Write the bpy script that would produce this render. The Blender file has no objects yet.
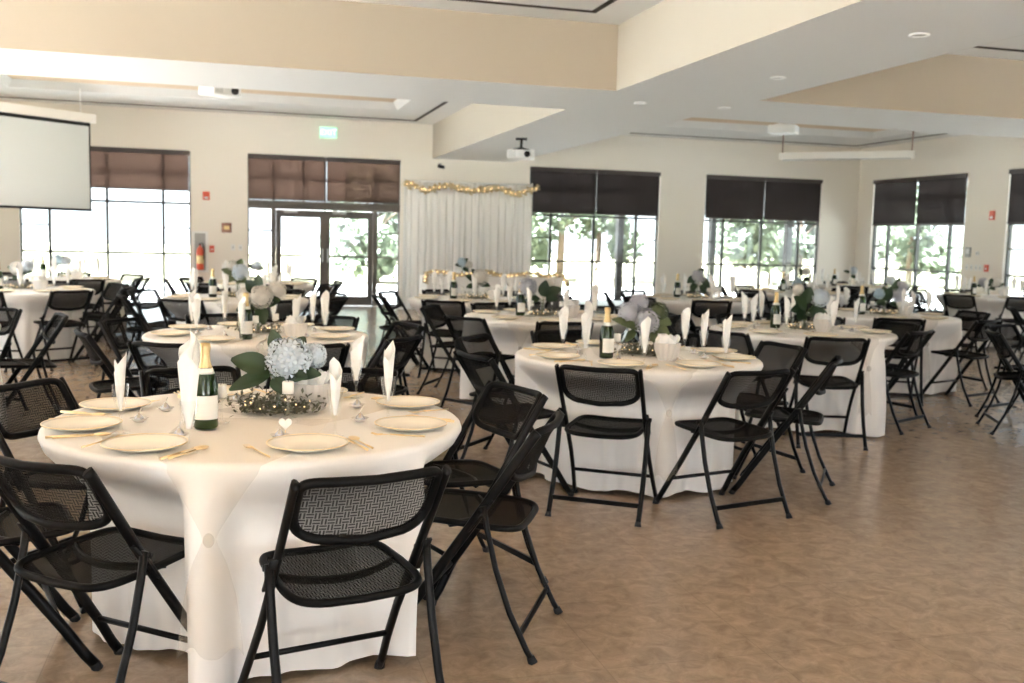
import bpy, math, random, itertools
from mathutils import Vector, Matrix
PI = math.pi
sc = bpy.context.scene
COL = sc.collection
rnd = random.Random(7)
# things the photograph shows nothing of
SKIP = set('''black mesh-back folding chair on the far left side of the table under the big screen
black mesh-back folding chair on the far right side of the table by the right wall
black mesh-back folding chair on the near left side of farther table past right edge
gold knife beside the plate, right setting of the foremost round table
gold knife beside the plate, far right setting of the foremost round table
gold fork beside the plate, far right setting of the second table beside open floor
gold knife beside the plate, far right setting of the second table beside open floor
silver foil candy favor at the far left setting of the second table beside open floor
gold fork beside the plate, left setting of the second table beside open floor
gold knife beside the plate, right setting of the second table beside open floor
gold spoon beside the knife, right setting of the second table beside open floor
silver foil candy favor at the far setting of the table just behind the foremost
silver foil candy favor at the near setting of the table just behind the foremost
white pointed napkin in a flute, far setting of the table facing the white drape
cream gold-rimmed plate at the right setting of the table facing the white drape
clear stemmed flute holding a napkin, far left setting of the table under the big screen
white pointed napkin in a flute, far left setting of the table under the big screen
clear stemmed flute holding a napkin, right setting of the table under the extinguisher cabinet
cream gold-rimmed plate at the far right setting of the table under the extinguisher cabinet
clear stemmed flute holding a napkin, far right setting of the table under the extinguisher cabinet
clear stemmed flute holding a napkin, far setting of the table under the extinguisher cabinet
cream gold-rimmed plate at the near setting of the table under the extinguisher cabinet
clear stemmed flute holding a napkin, far setting of the table by the glass doors
clear stemmed flute holding a napkin, far left setting of the table by the glass doors
clear stemmed flute holding a napkin, left setting of the table by the glass doors
cream gold-rimmed plate at the near setting of the table by the glass doors
cream gold-rimmed plate at the far right setting of the table by the right wall
cream gold-rimmed plate at the far setting of the table under the fourth window
cream gold-rimmed plate at the near setting of the table under the fourth window
clear stemmed flute holding a napkin, far setting of the table in the far corner
cream gold-rimmed plate at the far left setting of the table in the far corner
clear stemmed flute holding a napkin, far left setting of the table in the far corner
cream gold-rimmed plate at the left setting of the table in the far corner
cream gold-rimmed plate at the near left setting of the table in the far corner
cream gold-rimmed plate at the near setting of the table in the far corner
clear stemmed flute holding a napkin, right setting of the table in the far corner
clear stemmed flute holding a napkin, near left setting of the table by the leftmost window
cream gold-rimmed plate at the near setting of the table by the leftmost window
white candle in the holder left of the flowers on the third table beside open floor
white candle in the holder right of the flowers on the third table beside open floor
ribbed bowl of white tissue beside the flowers on the table under the extinguisher cabinet
clear glass candle holder right of the flowers on the table under the extinguisher cabinet
white candle in the holder right of the flowers on the table under the extinguisher cabinet
clear glass candle holder left of the flowers on the table by the glass doors
white candle in the holder left of the flowers on the table by the glass doors
clear glass candle holder right of the flowers on the table by the glass doors'''.split('\n'))

# ------------------------------------------------------------------ materials
def mat(name, col, rough=.6, metal=0., spec=.5, emit=None, es=0., noise=None, bump=None):
    m = bpy.data.materials.new(name); m.use_nodes = True
    nt = m.node_tree; b = nt.nodes['Principled BSDF']
    b.inputs['Base Color'].default_value = (*col, 1)
    b.inputs['Roughness'].default_value = rough
    b.inputs['Metallic'].default_value = metal
    b.inputs['Specular IOR Level'].default_value = spec
    if emit:
        b.inputs['Emission Color'].default_value = (*emit, 1); b.inputs['Emission Strength'].default_value = es
    if noise:                                    # (scale, second colour)
        tc = nt.nodes.new('ShaderNodeTexCoord'); n = nt.nodes.new('ShaderNodeTexNoise')
        n.inputs['Scale'].default_value = noise[0]; n.inputs['Detail'].default_value = 5
        mx = nt.nodes.new('ShaderNodeMix'); mx.data_type = 'RGBA'
        mx.inputs[6].default_value = (*col, 1); mx.inputs[7].default_value = (*noise[1], 1)
        nt.links.new(tc.outputs['Object'], n.inputs['Vector']); nt.links.new(n.outputs['Fac'], mx.inputs[0])
        nt.links.new(mx.outputs[2], b.inputs['Base Color'])
    if bump:
        tc = nt.nodes.new('ShaderNodeTexCoord'); n = nt.nodes.new('ShaderNodeTexNoise')
        n.inputs['Scale'].default_value = bump[0]; n.inputs['Detail'].default_value = 3
        bp = nt.nodes.new('ShaderNodeBump'); bp.inputs['Strength'].default_value = bump[1]; bp.inputs['Distance'].default_value = .01
        nt.links.new(tc.outputs['Object'], n.inputs['Vector']); nt.links.new(n.outputs['Fac'], bp.inputs['Height'])
        nt.links.new(bp.outputs['Normal'], b.inputs['Normal'])
    return m

def see_through(name, col, opacity, rough=.6, translucent=.0, weave=None, tint=(1, 1, 1)):
    """fabric one can partly look through: opacity, or (thread, hole) opacities of a woven pattern (axes, size)"""
    m = bpy.data.materials.new(name); m.use_nodes = True
    nt = m.node_tree; N = nt.nodes; L = nt.links
    b = N['Principled BSDF']; out = N['Material Output']
    b.inputs['Base Color'].default_value = (*col, 1); b.inputs['Roughness'].default_value = rough; b.inputs['Specular IOR Level'].default_value = .02
    sh = b.outputs[0]
    if translucent:
        tr = N.new('ShaderNodeBsdfTranslucent'); tr.inputs[0].default_value = (*col, 1)
        m0 = N.new('ShaderNodeMixShader'); m0.inputs[0].default_value = translucent
        L.new(sh, m0.inputs[1]); L.new(tr.outputs[0], m0.inputs[2]); sh = m0.outputs[0]
    t = N.new('ShaderNodeBsdfTransparent'); t.inputs[0].default_value = (*tint, 1); mx = N.new('ShaderNodeMixShader')
    L.new(t.outputs[0], mx.inputs[1]); L.new(sh, mx.inputs[2]); L.new(mx.outputs[0], out.inputs[0])
    if weave:
        ax, sz = weave
        tc = N.new('ShaderNodeTexCoord'); sp = N.new('ShaderNodeSeparateXYZ'); cb = N.new('ShaderNodeCombineXYZ')
        L.new(tc.outputs['Object'], sp.inputs[0]); L.new(sp.outputs['XYZ'.index(ax[0])], cb.inputs[0]); L.new(sp.outputs['XYZ'.index(ax[1])], cb.inputs[1])
        ck = N.new('ShaderNodeTexChecker'); ck.inputs['Scale'].default_value = 1 / sz
        L.new(cb.outputs[0], ck.inputs['Vector'])
        wv = []
        for d in 'XY':
            q = N.new('ShaderNodeTexWave'); q.wave_type = 'BANDS'; q.bands_direction = d; q.inputs['Scale'].default_value = 2 * PI / 20 / (sz / 2); q.inputs['Distortion'].default_value = 0
            L.new(cb.outputs[0], q.inputs['Vector']); wv.append(q)
        wm = N.new('ShaderNodeMix'); wm.data_type = 'FLOAT'
        L.new(ck.outputs['Fac'], wm.inputs[0]); L.new(wv[0].outputs['Fac'], wm.inputs[2]); L.new(wv[1].outputs['Fac'], wm.inputs[3])
        br = N.new('ShaderNodeMapRange'); br.inputs[1].default_value = .30; br.inputs[2].default_value = .60
        L.new(wm.outputs[0], br.inputs[0])
        mr = N.new('ShaderNodeMapRange'); mr.inputs[3].default_value = opacity[1]; mr.inputs[4].default_value = opacity[0]
        L.new(br.outputs[0], mr.inputs[0]); L.new(mr.outputs[0], mx.inputs[0])
        c2 = N.new('ShaderNodeMix'); c2.data_type = 'RGBA'; c2.inputs[6].default_value = (col[0] * 2.6, col[1] * 2.6, col[2] * 2.6, 1); c2.inputs[7].default_value = (*col, 1)
        L.new(br.outputs[0], c2.inputs[0]); L.new(c2.outputs[2], b.inputs['Base Color'])
    else:
        mx.inputs[0].default_value = opacity
    return m

def glass(name, tint=(.97, .98, .97), gloss=.06, edge=.45):
    m = bpy.data.materials.new(name); m.use_nodes = True
    nt = m.node_tree; N = nt.nodes; L = nt.links
    N.remove(N['Principled BSDF']); out = N['Material Output']
    t = N.new('ShaderNodeBsdfTransparent'); t.inputs[0].default_value = (*tint, 1)
    g = N.new('ShaderNodeBsdfGlossy'); g.inputs['Roughness'].default_value = .05; g.inputs[0].default_value = (.95, .95, .95, 1)
    lw = N.new('ShaderNodeLayerWeight'); lw.inputs[0].default_value = .35
    mr = N.new('ShaderNodeMapRange'); mr.inputs[3].default_value = gloss; mr.inputs[4].default_value = edge
    mx = N.new('ShaderNodeMixShader')
    L.new(lw.outputs['Facing'], mr.inputs[0]); L.new(mr.outputs[0], mx.inputs[0])
    L.new(t.outputs[0], mx.inputs[1]); L.new(g.outputs[0], mx.inputs[2]); L.new(mx.outputs[0], out.inputs[0])
    return m

M = dict(
    wall=mat('wall_paint', (.85, .80, .72), .75, bump=(90, .03)),
    soffit=mat('soffit_paint', (.74, .735, .71), .7), fascia=mat('fascia_shade_tone', (.42, .35, .265), .75), fascia_lit=mat('fascia_lit_tone', (.52, .47, .39), .75),  # both fascia colours hold the shade and light falling on the beam sides
    tan=mat('tray_paint', (.60, .46, .31), .75),
    slot=mat('slot_bronze', (.05, .035, .025), .5),
    trim=mat('baseboard_rubber', (.16, .12, .09), .5),
    bronze=mat('window_bronze', (.035, .036, .032), .45),
    doorf=mat('door_bronze', (.10, .085, .07), .4),
    blind=see_through('blind_screen', (.060, .037, .028), .72, .8, .6, None, (.10, .052, .037)), blind_shaded=see_through('shaded_blind_screen', (.024, .019, .018), .996, .8, .3),  # second screen: same fabric, with the porch shade put into its colour
    blindbar=mat('blind_bar', (.04, .028, .024), .5),
    pane=glass('tinted_window_glass', (.84, .87, .86), .03, .3), clear_pane=glass('plain_window_glass', (.95, .96, .96), .03, .3),
    white_metal=mat('white_metal', (.82, .82, .80), .4),
    screen=mat('screen_fabric', (.60, .65, .66), .8),
    black=mat('black_metal', (.005, .0046, .0042), .38, spec=.14),
    plastic=mat('black_plastic', (.005, .0046, .0042), .5, spec=.09),
    rubber=mat('black_rubber', (.008, .008, .008), .7),
    mesh_back=see_through('woven_back', (.009, .008, .007), (.96, .74), .7, 0, ('XZ', .019)),
    mesh_seat=see_through('woven_seat', (.007, .0065, .006), (.98, .90), .7, 0, ('XY', .019)),
    steel=mat('bare_steel', (.55, .55, .53), .3, 1.),
    cloth=mat('white_cloth', (.87, .85, .82), .85, bump=(45, .06)),
    napkin=mat('napkin_cloth', (.88, .86, .82), .85, bump=(60, .08)),
    organza=see_through('organza', (.90, .78, .60), .17, .6, .4),
    tulle=see_through('tulle', (.90, .86, .82), .6, .8, .4),
    plate=mat('cream_plate', (.92, .86, .73), .25),
    gold=mat('gold_metal', (.88, .70, .42), .3, 1.),
    clear=glass('clear_glass', (.985, .99, .985), .05, .5),
    green_glass=mat('bottle_glass', (.010, .028, .004), .1),
    foil=mat('gold_foil', (.62, .45, .22), .35, .7),
    label=mat('label_paper', (.80, .78, .72), .6),
    wax=mat('candle_wax', (.86, .83, .77), .5),
    silver=mat('silver_foil', (.6, .6, .62), .25, .9),
    leaf=mat('leaf_green', (.011, .030, .009), .4, noise=(14, (.022, .050, .015))),
    leaf2=mat('leaf_olive', (.055, .075, .022), .45, noise=(14, (.10, .12, .045))),
    sage=mat('wreath_sage', (.085, .090, .055), .6, noise=(30, (.16, .15, .10))),
    stem=mat('stem_green', (.07, .10, .03), .5),
    w_bloom=mat('bloom_white_blue', (.66, .68, .66), .7, noise=(16, (.52, .62, .74))),
    l_bloom=mat('bloom_grey_lilac', (.36, .36, .37), .7, noise=(16, (.48, .48, .54))),
    c_bloom=mat('bloom_cream', (.62, .57, .50), .7, noise=(16, (.70, .67, .62))),
    b_bloom=mat('bloom_blue', (.40, .56, .66), .7, noise=(16, (.60, .70, .74))),
    fairy=mat('fairy_bulb', (1, .8, .5), .4, emit=(1, .70, .36), es=1.5),
    ribbon=mat('gold_mesh_ribbon', (.58, .47, .28), .4, .4),
    drape=see_through('sheer_drape', (.93, .92, .90), .95, .9, .12),
    red=mat('red_plastic', (.62, .09, .04), .4),
    brown=mat('sign_brown', (.22, .09, .06), .5),
    exitg=mat('exit_green', (.35, .65, .48), .5, emit=(.35, .85, .55), es=.45),
    exitl=mat('exit_letters', (.8, .9, .85), .5, emit=(.7, 1, .85), es=.8),
    lens=mat('lens_glass', (.01, .01, .012), .1),
    grey=mat('grey_plastic', (.40, .40, .39), .5),
    concrete=mat('patio_concrete', (.72, .71, .68), .8, noise=(.5, (.64, .63, .60))),
    grass=mat('lawn_green', (.30, .29, .17), .9, noise=(.8, (.40, .36, .25))),
    bark=mat('bark', (.13, .09, .065), .9),
    tleaf=mat('tree_leaf', (.085, .11, .07), .6, noise=(3, (.15, .18, .115))),
    roof=mat('porch_boards', (.035, .03, .027), .8),
    shrub=mat('dry_shrub', (.28, .24, .15), .8, noise=(3, (.36, .30, .22))),
)
# floor: marbled brown tiles with thin seams, waxed
def floor_mat():
    m = bpy.data.materials.new('floor_tile'); m.use_nodes = True
    nt = m.node_tree; N = nt.nodes; L = nt.links; b = N['Principled BSDF']
    tc = N.new('ShaderNodeTexCoord')
    n1 = N.new('ShaderNodeTexNoise'); n1.inputs['Scale'].default_value = 13; n1.inputs['Detail'].default_value = 9; n1.inputs['Roughness'].default_value = .68; n1.inputs['Distortion'].default_value = .7
    n2 = N.new('ShaderNodeTexNoise'); n2.inputs['Scale'].default_value = .55; n2.inputs['Detail'].default_value = 3
    cr = N.new('ShaderNodeValToRGB')
    e = cr.color_ramp.elements
    e[0].position = .22; e[0].color = (.190, .130, .082, 1)
    e[1].position = .80; e[1].color = (.41, .305, .21, 1)
    br = N.new('ShaderNodeTexBrick'); br.inputs['Scale'].default_value = 1; br.offset = 0
    br.inputs['Brick Width'].default_value = .61; br.inputs['Row Height'].default_value = .61; br.inputs['Mortar Size'].default_value = .0022
    br.inputs['Color1'].default_value = (.95, .95, .95, 1); br.inputs['Color2'].default_value = (1.06, 1.05, 1.04, 1); br.inputs['Mortar'].default_value = (.84, .83, .82, 1)
    mp = N.new('ShaderNodeMapping'); mp.inputs['Rotation'].default_value = (0, 0, .0)
    L.new(tc.outputs['Object'], n1.inputs['Vector']); L.new(tc.outputs['Object'], n2.inputs['Vector']); L.new(tc.outputs['Object'], mp.inputs[0]); L.new(mp.outputs[0], br.inputs['Vector'])
    ad = N.new('ShaderNodeMath'); ad.operation = 'MULTIPLY_ADD'; ad.inputs[1].default_value = .25; L.new(n2.outputs['Fac'], ad.inputs[0]); L.new(n1.outputs['Fac'], ad.inputs[2])
    sb = N.new('ShaderNodeMath'); sb.operation = 'SUBTRACT'; sb.inputs[1].default_value = .125; L.new(ad.outputs[0], sb.inputs[0])
    L.new(sb.outputs[0], cr.inputs[0])
    mx = N.new('ShaderNodeMix'); mx.data_type = 'RGBA'; mx.blend_type = 'MULTIPLY'; mx.inputs[0].default_value = 1
    L.new(cr.outputs[0], mx.inputs[6]); L.new(br.outputs['Color'], mx.inputs[7]); L.new(mx.outputs[2], b.inputs['Base Color'])
    mr = N.new('ShaderNodeMapRange'); mr.inputs[3].default_value = .14; mr.inputs[4].default_value = .30
    L.new(n1.outputs['Fac'], mr.inputs[0]); L.new(mr.outputs[0], b.inputs['Roughness'])
    b.inputs['Specular IOR Level'].default_value = .5
    return m
M['floor'] = floor_mat()

# ------------------------------------------------------------------ mesh building
class MB:
    def __init__(s): s.v = []; s.f = []
    def add(s, vs, fs):
        o = len(s.v); s.v += [tuple(p) for p in vs]; s.f += [tuple(i + o for i in f) for f in fs]; return s
    def box(s, x0, x1, y0, y1, z0, z1):
        vs = [(x, y, z) for z in (z0, z1) for y in (y0, y1) for x in (x0, x1)]
        return s.add(vs, [(0, 2, 3, 1), (4, 5, 7, 6), (0, 1, 5, 4), (2, 6, 7, 3), (0, 4, 6, 2), (1, 3, 7, 5)])
    def bar(s, a, b, w, h, up=(0, 0, 1)):
        a = Vector(a); b = Vector(b); d = (b - a).normalized(); u = Vector(up)
        x = d.cross(u).normalized(); y = x.cross(d)
        vs = [p + x * sx * w / 2 + y * sy * h / 2 for p in (a, b) for sy in (-1, 1) for sx in (-1, 1)]
        return s.add(vs, [(0, 2, 3, 1), (4, 5, 7, 6), (0, 1, 5, 4), (2, 6, 7, 3), (0, 4, 6, 2), (1, 3, 7, 5)])
    def tube(s, path, r, seg=8, closed=False, sq=1., cap=True):
        P = [Vector(p) for p in path]; n = len(P)
        R = r if isinstance(r, (list, tuple)) else [r] * n
        tan = []
        for i in range(n):
            a = P[(i - 1) % n] if (closed or i > 0) else P[i]; b = P[(i + 1) % n] if (closed or i < n - 1) else P[i]
            tan.append((b - a).normalized())
        ref = Vector((0, 0, 1)) if abs(tan[0].z) < .9 else Vector((1, 0, 0))
        u = (ref - tan[0] * ref.dot(tan[0])).normalized(); vs = []
        for i in range(n):
            u = (u - tan[i] * u.dot(tan[i])).normalized(); w = tan[i].cross(u)
            for k in range(seg):
                a = 2 * PI * k / seg
                vs.append(P[i] + u * math.cos(a) * R[i] * sq + w * math.sin(a) * R[i])
        fs = []
        for i in range(n if closed else n - 1):
            j = (i + 1) % n
            for k in range(seg):
                l = (k + 1) % seg; fs.append((i * seg + k, i * seg + l, j * seg + l, j * seg + k))
        if cap and not closed:
            fs.append(tuple(range(seg))[::-1]); fs.append(tuple((n - 1) * seg + k for k in range(seg)))
        return s.add(vs, fs)
    def lathe(s, prof, seg=20, c=(0, 0, 0), a0=0., a1=2 * PI):
        full = abs(a1 - a0 - 2 * PI) < 1e-6; m = seg if full else seg + 1; vs = []
        for r, z in prof:
            for k in range(m):
                a = a0 + (a1 - a0) * k / seg; vs.append((c[0] + r * math.cos(a), c[1] + r * math.sin(a), c[2] + z))
        fs = []
        for i in range(len(prof) - 1):
            for k in range(seg):
                l = (k + 1) % m; fs.append((i * m + k, i * m + l, (i + 1) * m + l, (i + 1) * m + k))
        return s.add(vs, fs)
    def grid(s, fn, nu, nv, wrap=False):
        vs = [fn(i / nu, j / nv) for j in range(nv + 1) for i in range(nu if wrap else nu + 1)]
        m = nu if wrap else nu + 1
        fs = [(j * m + i, j * m + (i + 1) % m, (j + 1) * m + (i + 1) % m, (j + 1) * m + i) for j in range(nv) for i in range(nu)]
        return s.add(vs, fs)
    def ball(s, c, r, nu=10, nv=6, sx=1, sy=1, sz=1):
        return s.grid(lambda u, v: (c[0] + sx * r * math.sin(PI * (.001 + v * .998)) * math.cos(2 * PI * u), c[1] + sy * r * math.sin(PI * (.001 + v * .998)) * math.sin(2 * PI * u), c[2] - sz * r * math.cos(PI * v)), nu, nv, True)
    def build(s, name, m, parent=None, smooth=True, loc=None):
        me = bpy.data.meshes.new(name); me.from_pydata(s.v, [], s.f)
        me.validate(); me.materials.append(M[m] if isinstance(m, str) else m)
        if smooth: me.polygons.foreach_set('use_smooth', [True] * len(me.polygons))
        me.update()
        o = bpy.data.objects.new(name, me); COL.objects.link(o)
        if parent: o.parent = parent
        if loc: o.location = loc
        return o

def tag(o, label, cat, group=None, kind=None):
    if label: o['label'] = label
    if cat: o['category'] = cat
    if group: o['group'] = group
    if kind: o['kind'] = kind
    return o
def empty(name, label, cat, loc=(0, 0, 0), rz=0., group=None):
    o = bpy.data.objects.new(name, None); COL.objects.link(o); o.empty_display_size = .1
    o.location = loc; o.rotation_euler = (0, 0, rz)
    return tag(o, label, cat, group)
def struct(o): o['kind'] = 'structure'; return o
def bev(o, w=.004, seg=2):
    m = o.modifiers.new('soft_edge', 'BEVEL'); m.width = w; m.segments = seg; m.limit_method = 'ANGLE'; return o
class Proto:
    """a kind of thing built once; every further one is a copy of it and of its parts"""
    def __init__(s, maker): s.maker = maker; s.first = None
    def place(s, loc, rz, label, group=None, scale=None):
        if label in SKIP: return None
        if s.first is None: s.first = o = s.maker()
        else:
            o = s.copy(s.first, None)
        o.location = loc; o.rotation_euler = (0, 0, rz)
        if scale: o.scale = scale
        o['label'] = label
        if group: o['group'] = group
        return o
    def copy(s, o, par):
        c = o.copy(); COL.objects.link(c)
        if par: c.parent = par
        for ch in list(o.children): s.copy(ch, c)
        return c

# ------------------------------------------------------------------ the room
XL, XR, YB, YW = -4.66, 14.1, -3.2, 20.5
ZS, ZC, ZT = 3.06, 3.75, 3.90
WH = 2.98
WIN = [(-3.84, -.79), (.28, 3.31), (6.07, 9.07), (10.17, 13.12)]
WR = [(16.91, 19.94), (12.75, 15.79), (8.0, 11.0), (3.2, 6.2)]  # last two unseen, added to brighten the right side
WL = [(13.2, 16.2), (9.0, 12.0), (4.6, 7.6)]  # unseen, placed and sized to light the room from the left
struct(MB().box(XL, XR, YB, YW, -.12, 0).build('floor', 'floor', None, False))
def wall_x(name, y0, y1, x0, x1, holes, top=3.76):
    m = MB(); x = x0
    for a, b in sorted(holes):
        m.box(x, a, y0, y1, 0, top); m.box(a, b, y0, y1, WH, top); x = b
    m.box(x, x1, y0, y1, 0, top)
    return struct(m.build(name, 'wall', None, False))
def wall_y(name, x0, x1, y0, y1, holes, top=3.76):
    m = MB(); y = y0
    for a, b in sorted(holes):
        m.box(x0, x1, y, a, 0, top); m.box(x0, x1, a, b, WH, top); y = b
    m.box(x0, x1, y, y1, 0, top)
    return struct(m.build(name, 'wall', None, False))
wall_x('wall_far', YW, YW + .2, XL - .2, XR + .2, WIN)
wall_y('wall_right', XR, XR + .2, YB, YW, WR)
wall_y('wall_left', XL - .2, XL, YB, YW, WL)
WBK = [(-3.6, -.6), (2.0, 5.0)]  # unseen openings, added to light the near tables from behind
wall_x('wall_rear', YB - .2, YB, XL - .2, XR + .2, WBK)
def base_x(name, y, holes):
    m = MB(); x = XL
    for a, b in holes: m.box(x, a, y - .012, y, 0, .1); x = b
    m.box(x, XR, y - .012, y, 0, .1); return struct(m.build(name, 'trim', None, False))
base_x('baseboard_far', YW, WIN)
m = MB(); y = YB
for a, b in sorted(WR): m.box(XR - .012, XR, y, a, 0, .1); y = b
m.box(XR - .012, XR, y, YW, 0, .1); struct(m.build('baseboard_right', 'trim', None, False))

# beams: one along the room, one across it
BX0, BX1, BY0, BY1 = 3.97, 5.67, 10.22, 11.9
m = MB(); m.box(BX0, BX1, YB, BY0, ZS, ZC + .3); m.box(BX0, BX1, BY1, YW, ZS, ZC + .3); m.box(XL, XR, BY0, BY1, ZS, ZC + .3)
struct(m.build('ceiling_beam', 'soffit', None, False))
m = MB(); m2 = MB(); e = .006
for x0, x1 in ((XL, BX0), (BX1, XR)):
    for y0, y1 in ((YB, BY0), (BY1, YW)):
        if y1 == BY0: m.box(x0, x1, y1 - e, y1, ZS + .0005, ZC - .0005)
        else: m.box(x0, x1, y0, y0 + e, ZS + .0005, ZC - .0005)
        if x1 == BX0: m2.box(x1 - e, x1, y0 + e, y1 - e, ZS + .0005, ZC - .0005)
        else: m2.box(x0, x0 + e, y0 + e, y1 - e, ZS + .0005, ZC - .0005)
struct(m.build('ceiling_fascia', 'fascia', None, False)); struct(m2.build('ceiling_fascia', 'fascia_lit', None, False))  # thin skins: cross-beam sides coloured as shaded, long-beam sides as lit
# coffers: border, dark slot, tray, inner raised panel with sloped sides
cb = MB(); ct = MB(); ti = 0
for x0, x1 in ((XL, BX0), (BX1, XR)):
    for y0, y1 in ((YB, BY0), (BY1, YW)):
        a0, a1, b0, b1 = x0 + .42, x1 - .42, y0 + .45, y1 - .42
        z = ZC
        def ring(mb, o, i, zo, zi):
            vs = [(o[0], o[2], zo), (o[1], o[2], zo), (o[1], o[3], zo), (o[0], o[3], zo), (i[0], i[2], zi), (i[1], i[2], zi), (i[1], i[3], zi), (i[0], i[3], zi)]
            mb.add(vs, [(0, 4, 5, 1), (1, 5, 6, 2), (2, 6, 7, 3), (3, 7, 4, 0)])
        O = (x0, x1, y0, y1); A = (a0, a1, b0, b1); e = .06; A2 = (a0 + e, a1 - e, b0 + e, b1 - e)
        B = (x0 + 1.05, x1 - 1.05, y0 + 1.05, y1 - 1.9); Cc = (B[0] + .1, B[1] - .1, B[2] + .15, B[3] - .15)
        ring(cb, O, A, z, z); ring(cb, A2, B, z + .01, z + .01); ring(cb, B, Cc, z + .01, z + .13)
        ct.add([(Cc[0], Cc[2], z + .13), (Cc[1], Cc[2], z + .13), (Cc[1], Cc[3], z + .13), (Cc[0], Cc[3], z + .13)], [(3, 2, 1, 0)])
        ti += 1
        t = MB(); ring(t, A, A2, z + .05, z + .05); ring(t, A, A, z, z + .05); ring(t, A2, A2, z + .05, z + .01)
        struct(t.build('trim_%d' % ti, 'slot', None, False))
struct(cb.build('ceiling', 'soffit', None, False)); struct(ct.build('ceiling_tray', 'tan', None, False))
struct(MB().box(XL - .2, XR + .2, YB - .2, YW + .2, 4.1, 4.3).build('ceiling_slab', 'soffit', None, False))
m = MB()
for a in ((XL - .2, XL, YB - .2, YW + .2), (XR, XR + .2, YB - .2, YW + .2), (XL, XR, YB - .2, YB), (XL, XR, YW, YW + .2)): m.box(*a, 3.76, 4.1)
struct(m.build('wall_parapet', 'wall', None, False))

# windows: frame, mullions, pane; doors in the second
def window(n, org, ax, w, door=False, pane='pane'):
    """org: lower corner on the wall's inner face; ax: direction along the wall; outward normal is to the left of -ax"""
    A = Vector(ax); Nn = Vector((-A.y, A.x, 0))
    def bx(mb, u0, u1, z0, z1, d0=.06, d1=.13):
        vs = []
        for z in (z0, z1):
            for d in (d0, d1):
                for u in (u0, u1): vs.append(Vector(org) + A * u + Nn * d + Vector((0, 0, z)))
        mb.add(vs, [(0, 2, 3, 1), (4, 5, 7, 6), (0, 1, 5, 4), (2, 6, 7, 3), (0, 4, 6, 2), (1, 3, 7, 5)])
    fr = MB(); t = .03
    bx(fr, 0, t, 0, WH); bx(fr, w - t, w, 0, WH); bx(fr, t, w - t, WH - t, WH)
    c = [.51, w / 2, w - .51]
    if door:
        bx(fr, 0, w, 1.93, 2.10, .03, .15)
        for u in (.50, w - .50): bx(fr, u - .045, u + .045, 0, 1.93, .04, .15)
        for u in (.50, w * .36, w / 2, w * .64, w - .50): bx(fr, u - .02, u + .02, 2.10, WH - t)
        bx(fr, t, w - t, 2.5, 2.54)
        for u0, u1 in ((t, .46), (w - .46, w - t)):
            for z in (.02, .5, 1.0, 1.5): bx(fr, u0, u1, z - .015, z + .015)
    else:
        bx(fr, t, w - t, 0, .04)
        for u in c: bx(fr, u - .025, u + .025, .04, WH - t)
        bx(fr, t, w - t, .978, 1.022); bx(fr, t, w - t, 1.955, 2.0); bx(fr, t, w - t, 2.5, 2.53)
        for u0, u1 in ((t, c[0]), (c[2], w - t)):
            for z in (.5, 1.5): bx(fr, u0, u1, z - .014, z + .014)
    o = struct(fr.build('window_%d' % n, 'doorf' if door else 'bronze', None, False))
    g = MB()
    if door:
        bx(g, t, .46, .02, 1.93, .09, .096); bx(g, w - .46, w - t, .02, 1.93, .09, .096); bx(g, t, w - t, 2.1, WH - t, .09, .096)
    else: bx(g, t, w - t, .04, WH - t, .09, .096)
    g.build('pane', pane, o, False)
    if door:
        for k, (u0, u1) in enumerate(((.55, w / 2 - .001), (w / 2 + .001, w - .55))):
            d = MB(); s = .10
            bx(d, u0, u0 + s, .01, 1.92, .07, .12); bx(d, u1 - s, u1, .01, 1.92, .07, .12)
            bx(d, u0 + s, u1 - s, 1.78, 1.92, .07, .12); bx(d, u0 + s, u1 - s, .01, .2, .07, .12); bx(d, u0 + s, u1 - s, .985, 1.03, .07, .12)
            do = struct(d.build('door_%d' % (k + 1), 'doorf', None, False))
            gp = MB(); bx(gp, u0 + s, u1 - s, .2, 1.78, .09, .096); gp.build('pane', 'pane', do, False)
            h = MB(); uh = u1 - .05 if k == 0 else u0 + .05
            p = Vector(org) + A * uh - Nn * .0
            h.tube([p + Nn * .07 + Vector((0, 0, 1.15)), p + Nn * .0 + Vector((0, 0, 1.15)), p + Nn * .0 + Vector((0, 0, .9)), p + Nn * .07 + Vector((0, 0, .9))], .012, 6)
            h.build('pull_handle', 'steel', do)
            cl = MB(); bx(cl, u0 + .15, u0 + .42, 1.86, 1.92, .02, .07); cl.build('door_closer', 'grey', do, False)
    return o
for i, (a, b) in enumerate(WIN): window(i + 1, (a, YW, 0), (1, 0, 0), b - a, door=(i == 1))
for i, (a, b) in enumerate(WR): window(5 + i, (XR, b, 0), (0, -1, 0), b - a, False, 'pane' if i < 2 else 'clear_pane')
for i, (a, b) in enumerate(WL): window(9 + i, (XL, a, 0), (0, 1, 0), b - a, False, 'clear_pane')

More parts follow.
